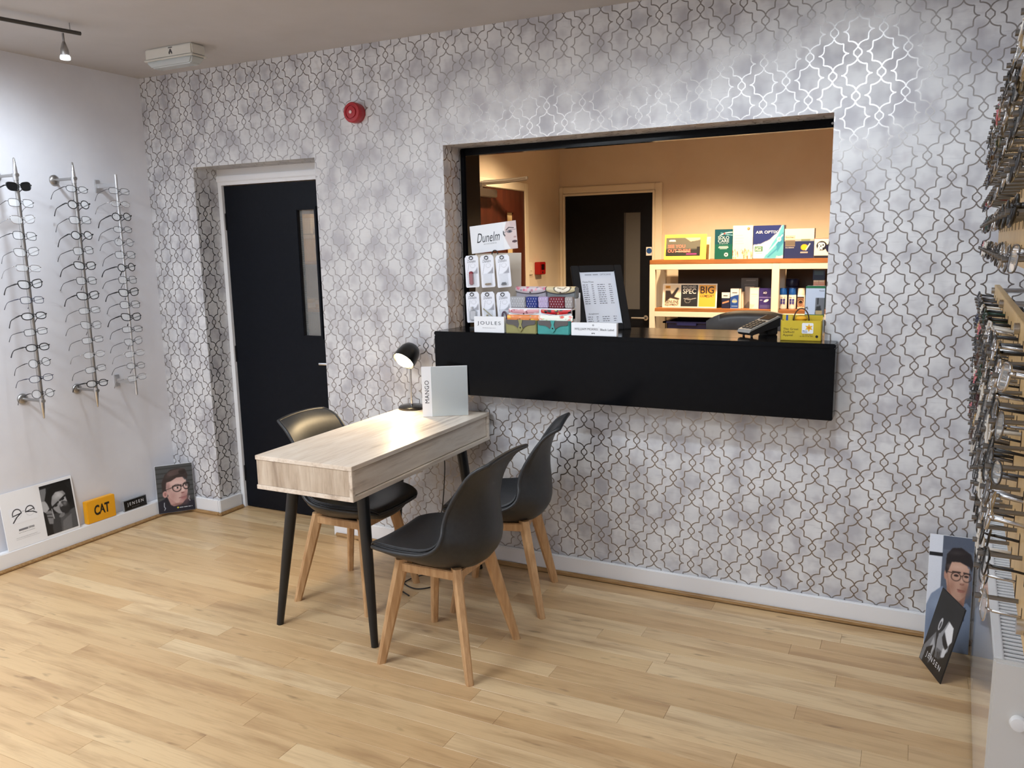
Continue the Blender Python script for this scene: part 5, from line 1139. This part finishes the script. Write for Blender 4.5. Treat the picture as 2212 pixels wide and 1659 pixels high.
cv = Canvas(66, 72, S(36, 48, 112)); cv.poly([(0, .58), (.25, .55), (.55, .42), (.8, .2), (.92, 0), (1, 0), (1, 1), (0, 1)], S(236, 236, 232)).poly([(.62, .55), (.8, .3), (.94, 0), (1, 0), (1, .9), (.7, 1), (.35, 1), (.5, .75)], S(88, 170, 196)).poly([(.75, .5), (.98, .2), (1, .5), (.8, .8)], S(40, 120, 160), .7).line([(.45, .85), (.7, .6), (.95, .3)], .03, S(210, 232, 238)).line([(.5, .95), (.8, .7), (1, .5)], .03, S(60, 140, 176)).ell(.85, .42, .07, .07, S(240, 236, 232)).ell(.85, .42, .03, .03, S(236, 180, 160)).rect(.05, .62, .31, .78, S(30, 110, 60)).rect(.1, .82, .3, .835, S(140, 140, 140))
pbox('large blue and white lens box lettered AIR OPTIX on the top shelf', 3.141, yT, ZT, .200, .222, .085, cv, NAVY, texts=(('AIR OPTIX', .72, .085, .44, .80, (240, 240, 244), {'bold': .005}), ('OPTI', .2, .05, .18, .325, (236, 240, 236), {'bold': .02}), ('FREE', .2, .05, .18, .265, (236, 240, 236), {'bold': .02}), ('Alcon', .16, .035, .84, .07, (236, 240, 244))))
cv = Canvas(60, 62, S(236, 228, 206)); cv.rect(0, .42, 1, 1, S(34, 44, 92)).rect(0, .36, 1, .44, S(120, 124, 140), .6).rect(.02, .38, .36, .6, S(120, 110, 100)).rect(.02, .22, .36, .37, S(214, 202, 178)).rect(.56, .35, .88, .41, S(120, 134, 110)).ell(.68, .63, .12, .10, S(240, 176, 40)).line([(.74, .72), (.86, .52)], .03, S(196, 204, 210)).rect(.55, .78, .8, .83, S(196, 190, 176), .8)
for k in range(3): cv.rect(.02, .44+.05*k, .36, .455+.05*k, S(70, 66, 64))
pbox('cream and navy twin pack lettered EasySept on the top shelf', 3.345, yT, ZT, .188, .196, .075, cv, NAVY, texts=(('EasySept', .30, .06, .19, .71, (60, 54, 48)), ('MULTIPACK', .30, .032, .19, .36, (226, 222, 212), {'bold': .01})))
cv = Canvas(40, 44, S(240, 234, 220)); cv.ell(.42, .38, .3, .24, S(20, 22, 34)).ell(.95, .5, .3, .26, S(20, 24, 60)).rect(0, .88, 1, 1, S(30, 34, 50)).rect(0, 0, 1, .03, S(200, 80, 60))
pbox('small ivory box lettered gp at the jamb end of the top shelf', 3.535, yT, ZT, .110, .130, .06, cv, IV, texts=(('gp', .42, .36, .40, .60, (236, 238, 242), {'bold': .03}),))
# middle shelf
cv = Canvas(110, 54, S(238, 234, 226)); cv.rect(.02, .05, .33, .95, S(230, 218, 196)).rect(.345, .05, .655, .95, S(30, 30, 32)).rect(.67, .05, .98, .95, S(238, 176, 56)).rect(.05, .08, .14, .2, S(222, 160, 50)).poly([(.05, .3), (.14, .3), (.17, .45), (.28, .14), (.3, .2), (.22, .55), (.32, .62), (.3, .68), (.14, .6), (.05, .8)], S(44, 34, 28)).line([(.4, .62), (.5, .66), (.62, .6)], .008, S(190, 190, 190)).ring(.47, .7, .05, .1, .006, S(150, 150, 150)).rect(.8, .56, .86, .58, S(120, 90, 40))
pc = board('advertising_board', 'three-panel board lettered MACHINED SPEC and BIG COMFORT on the middle shelf', 'poster', (2.508, SY0+.06, ZM), (math.radians(-6), 0, 0), .392, .172, .004, WHITE)
print_obj('panel_print', cv, .390, .170, pc, (.001, F0, .001))
for tx, w_, h_, x, z, c_ in (('MACHINED', .095, .018, .196, .148, (200, 198, 194)), ('SPEC', .095, .036, .196, .118, (232, 230, 226)), ('BIG', .096, .052, .322, .128, (60, 40, 18)), ('COMFORT', .098, .018, .322, .086, (80, 54, 22)), ('GENUINE', .098, .022, .070, .042, (70, 44, 30)), ('EQUIPMENT', .098, .018, .070, .019, (70, 44, 30)), ('CAT', .026, .012, .036, .146, (30, 22, 12))): text(tx, w_, h_, pc, (x, F0*2, z), c_, bold=.015)
cv = Canvas(30, 56, S(24, 30, 62)); cv.rect(0, 0, 1, .36, S(240, 238, 232)).rect(.2, .18, .75, .24, S(90, 90, 100)).poly([(.1, .62), (.5, .56), (.9, .5), (.9, .6), (.5, .66), (.1, .72)], S(222, 150, 110))
pbox('small navy and white drops box on the middle shelf', 2.935, SY0+.06, ZM, .056, .112, .05, cv, NAVY)
cv = Canvas(34, 60, S(240, 238, 234)); cv.poly([(0, .42), (.5, .34), (1, .30), (1, 1), (0, 1)], S(28, 70, 150)).rect(.2, .17, .8, .23, S(90, 90, 96)).ell(.5, .62, .3, .12, S(120, 150, 196)).rect(.2, .60, .8, .68, S(200, 190, 150)).rect(.15, .86, .85, .9, S(120, 150, 200))
pbox('white and blue drops box lettered Biotrue on the middle shelf', 2.995, SY0+.06, ZM, .058, .138, .06, cv, ACR)
for i, x in enumerate((3.055, 3.067)): pbox('narrow white box edge beside the blue drops box, %s of two' % ('nearer', 'farther')[i], x, SY0+.065+i*.02, ZM, .011, .137-i*.022, .05, None, IV)
cv = Canvas(44, 70, S(112, 104, 98)); cv.rect(.3, .06, .85, .1, S(160, 152, 146)).rect(.2, .2, .8, .26, S(140, 132, 126), .7)
pbox('tall grey box standing at the back of the middle shelf', 3.038, SY0+.21, ZM, .118, .205, .05, cv, mat('grey_card', rgb(112, 104, 98), .5))
cv = Canvas(30, 60, S(208, 200, 188)); cv.poly([(0, .9), (.4, .7), (1, .75), (1, 1), (0, 1)], S(150, 142, 134))
pbox('taupe box tucked behind the white lens box', 3.078, SY0+.14, ZM, .062, .148, .05, cv, IV)
cv = Canvas(34, 60, S(240, 236, 228)); cv.ell(.1, .7, .5, .3, S(214, 206, 196), 0, .6).ell(.35, .5, .6, .3, S(240, 236, 228)).rect(.15, .3, .85, .33, S(220, 190, 170), .7).rect(.2, .4, .8, .42, S(206, 200, 190), .7)
pbox('white lens box with a pale curve beside the purple box', 3.127, SY0+.06, ZM, .060, .146, .05, cv, IV)
cv = Canvas(40, 60, S(54, 40, 112)); cv.ell(.5, .24, .22, .14, S(40, 26, 80)).rect(0, .42, 1, .46, S(150, 140, 196), .7).ell(.62, .6, .22, .06, S(232, 234, 240), -20).rect(.1, .55, .3, .6, S(200, 200, 220), .7).rect(.1, .8, .9, .95, S(90, 90, 140), .7)
pbox('purple solution box lettered AO on the middle shelf', 3.188, SY0+.06, ZM, .080, .142, .05, cv, mat('purple_card', rgb(54, 40, 112), .4), texts=(('AO', .3, .10, .5, .78, (232, 226, 240), {'bold': .02}),))
BLUEC = mat('blue_cap', rgb(22, 84, 168), .3)
for i, x in enumerate((3.346, 3.405, 3.462)):
    t_ = thing('spray_bottle', 'white bottle with a %s, %s beside the shelf divider' % (('blue cap', 'blue cap', 'cream cap')[i], ('first', 'second', 'third')[i]), 'bottle', (x, SY0+.085, ZM), group='bottles on the right shelf bay')
    MB().lathe([(0, 0), (.021, 0), (.0245, .004), (.0245, .096), (.022, .100)], 24).build('body', mat('bottle_white', rgb(238, 230, 222), .3), t_, 40)
    MB().lathe([(.0240, .098), (.0240, .138), (.021, .143), (0, .143)], 24).build('cap', BLUEC if i < 2 else IV, t_, 40)
    if i < 2:
        m = MB()
        for a_, b_ in ((0, 0), (1, 0), (0, 1), (1, 1)): m.box((-.0145+a_*.016, -.0253, .036+b_*.019), (-.0015+a_*.016, -.0215, .052+b_*.019))
        m.build('label_squares', ink((66, 66, 140)), t_)
        text('30', .012, .008, t_, (.012, -.0258, .082), (90, 60, 50)); obj('small_print', rules(t_, [(-.018, .003, .080, .003)], 0), ink((150, 110, 96)), t_, (0, -.0258, 0))
    else:
        cv = Canvas(30, 40, S(150, 110, 84)); cv.ell(.5, .4, .4, .2, S(70, 44, 32)).ell(.5, .4, .18, .14, S(20, 14, 12)).rect(0, 0, 1, .12, S(60, 40, 30)).ring(.5, .6, .4, .3, .05, S(206, 170, 140)).rect(0, .9, 1, 1, S(230, 200, 170))
        print_obj('eye_print', cv, .042, .076, t_, (-.021, -.0258, .010))
sp_ = thing('spray_bottle', 'thin white spray bottle with a light blue cap half hidden by the leaflet', 'bottle', (3.510, SY0+.10, ZM), group='bottles on the right shelf bay')
MB().lathe([(0, 0), (.017, 0), (.018, .003), (.018, .082), (.015, .086)], 20).build('body', mat('bottle_white', rgb(238, 230, 222), .3), sp_, 40); MB().lathe([(.0165, .084), (.0165, .112), (.014, .115), (0, .115)], 20).build('cap', mat('light_blue_cap', rgb(70, 140, 200), .3), sp_, 40)
jb = thing('spray_bottle', 'large dark blue bottle with a wide ribbed cap at the back of the shelf', 'bottle', (3.386, SY0+.21, ZM), group='bottles on the right shelf bay')
MB().lathe([(0, 0), (.040, 0), (.042, .005), (.042, .125), (.036, .145)], 28).build('body', NAVY, jb, 40); MB().lathe([(.044, .150), (.045, .154), (.045, .196), (.042, .200), (0, .200)], 28).build('cap', mat('navy_cap', rgb(20, 28, 66), .35), jb, 40)
bx = pbox('dark blue carton stacked on small boxes by the hatch jamb', 3.532, SY0+.07, ZM+.197, .075, .066, .06, Canvas(24, 20, S(30, 50, 84)).rect(.1, .1, .9, .5, S(60, 90, 110)), NAVY)
for i, x in enumerate((3.537, 3.572)): pbox('little pink and white carton under the dark blue one, %s' % ('left', 'right')[i], x, SY0+.07, ZM+.149, .034, .047, .05, Canvas(20, 26, S(236, 222, 206)).rect(0, .3, 1, .5, S(206, 150, 140), .8).rect(0, .6, 1, .7, S(190, 60, 60), .6), IV)
pbox('plain white carton supporting the small cartons by the jamb', 3.533, SY0+.07, ZM, .075, .148, .06, None, IV)
# ---------------------------------------------------------------- office chair whose back shows over the counter
oc = thing('office_chair', 'black leather office chair back showing above the counter', 'chair', (3.40, .86, 0))
LEA = noisy('black_leather', rgb(34, 33, 34), rgb(44, 43, 43), 26, .38, bumpv=.15)
b = bmesh.new(); nx, nz, T_ = 24, 16, .075; G0 = []; G1 = []
for j in range(nz):
    r0, r1 = [], []
    for i in range(nx):
        u = -1+2*i/(nx-1); v = j/(nz-1); hw = .235*(1-.12*(1-v)); top = .66+.585*v - (.055*abs(u)**3.2+.0)*(v**3)
        th_ = T_*(1-.55*abs(u)**4)*(.35+.65*min(1, (1-v)*6+.12)); x_ = u*hw; y_ = -.035*(u*u)-.02*v
        r0.append(b.verts.new((x_, y_-th_/2, top))); r1.append(b.verts.new((x_, y_+th_/2, top)))
    G0.append(r0); G1.append(r1)
for j in range(nz-1):
    for i in range(nx-1): b.faces.new((G0[j][i], G0[j][i+1], G0[j+1][i+1], G0[j+1][i])); b.faces.new((G1[j][i], G1[j+1][i], G1[j+1][i+1], G1[j][i+1]))
for i in range(nx-1): b.faces.new((G0[-1][i], G0[-1][i+1], G1[-1][i+1], G1[-1][i])); b.faces.new((G0[0][i], G1[0][i], G1[0][i+1], G0[0][i+1]))
for j in range(nz-1): b.faces.new((G0[j][0], G0[j+1][0], G1[j+1][0], G1[j][0])); b.faces.new((G0[j][-1], G1[j][-1], G1[j+1][-1], G0[j+1][-1]))
bmesh.ops.recalc_face_normals(b, faces=b.faces); m = MB(); m.join(b); m.build('backrest', LEA, oc, 80)
m = MB(); m.box((-.24, .02, .44), (.24, .50, .53), .03, 3); m.build('seat', LEA, oc, 60)
m = MB(); m.cyl((0, .26, .06), (0, .26, .44), .028, n=16); m.build('gas_column', BLACK, oc, 60)
MB().box((-.03, -.01, .46), (.03, .06, .70), .01).build('back_bracket', BLACK, oc)
for k in range(5):
    a_ = 2*PI*k/5; m = MB(); m.tube([(0, .26, .09), (.27*math.cos(a_), .26+.27*math.sin(a_), .06)], .018, 8); m.cyl((.27*math.cos(a_)-.012, .26+.27*math.sin(a_), .016), (.27*math.cos(a_)+.012, .26+.27*math.sin(a_), .016), .026, n=14); m.build('base_arm', BLACK, oc, 50)

bpy.data.scenes.remove(TS)
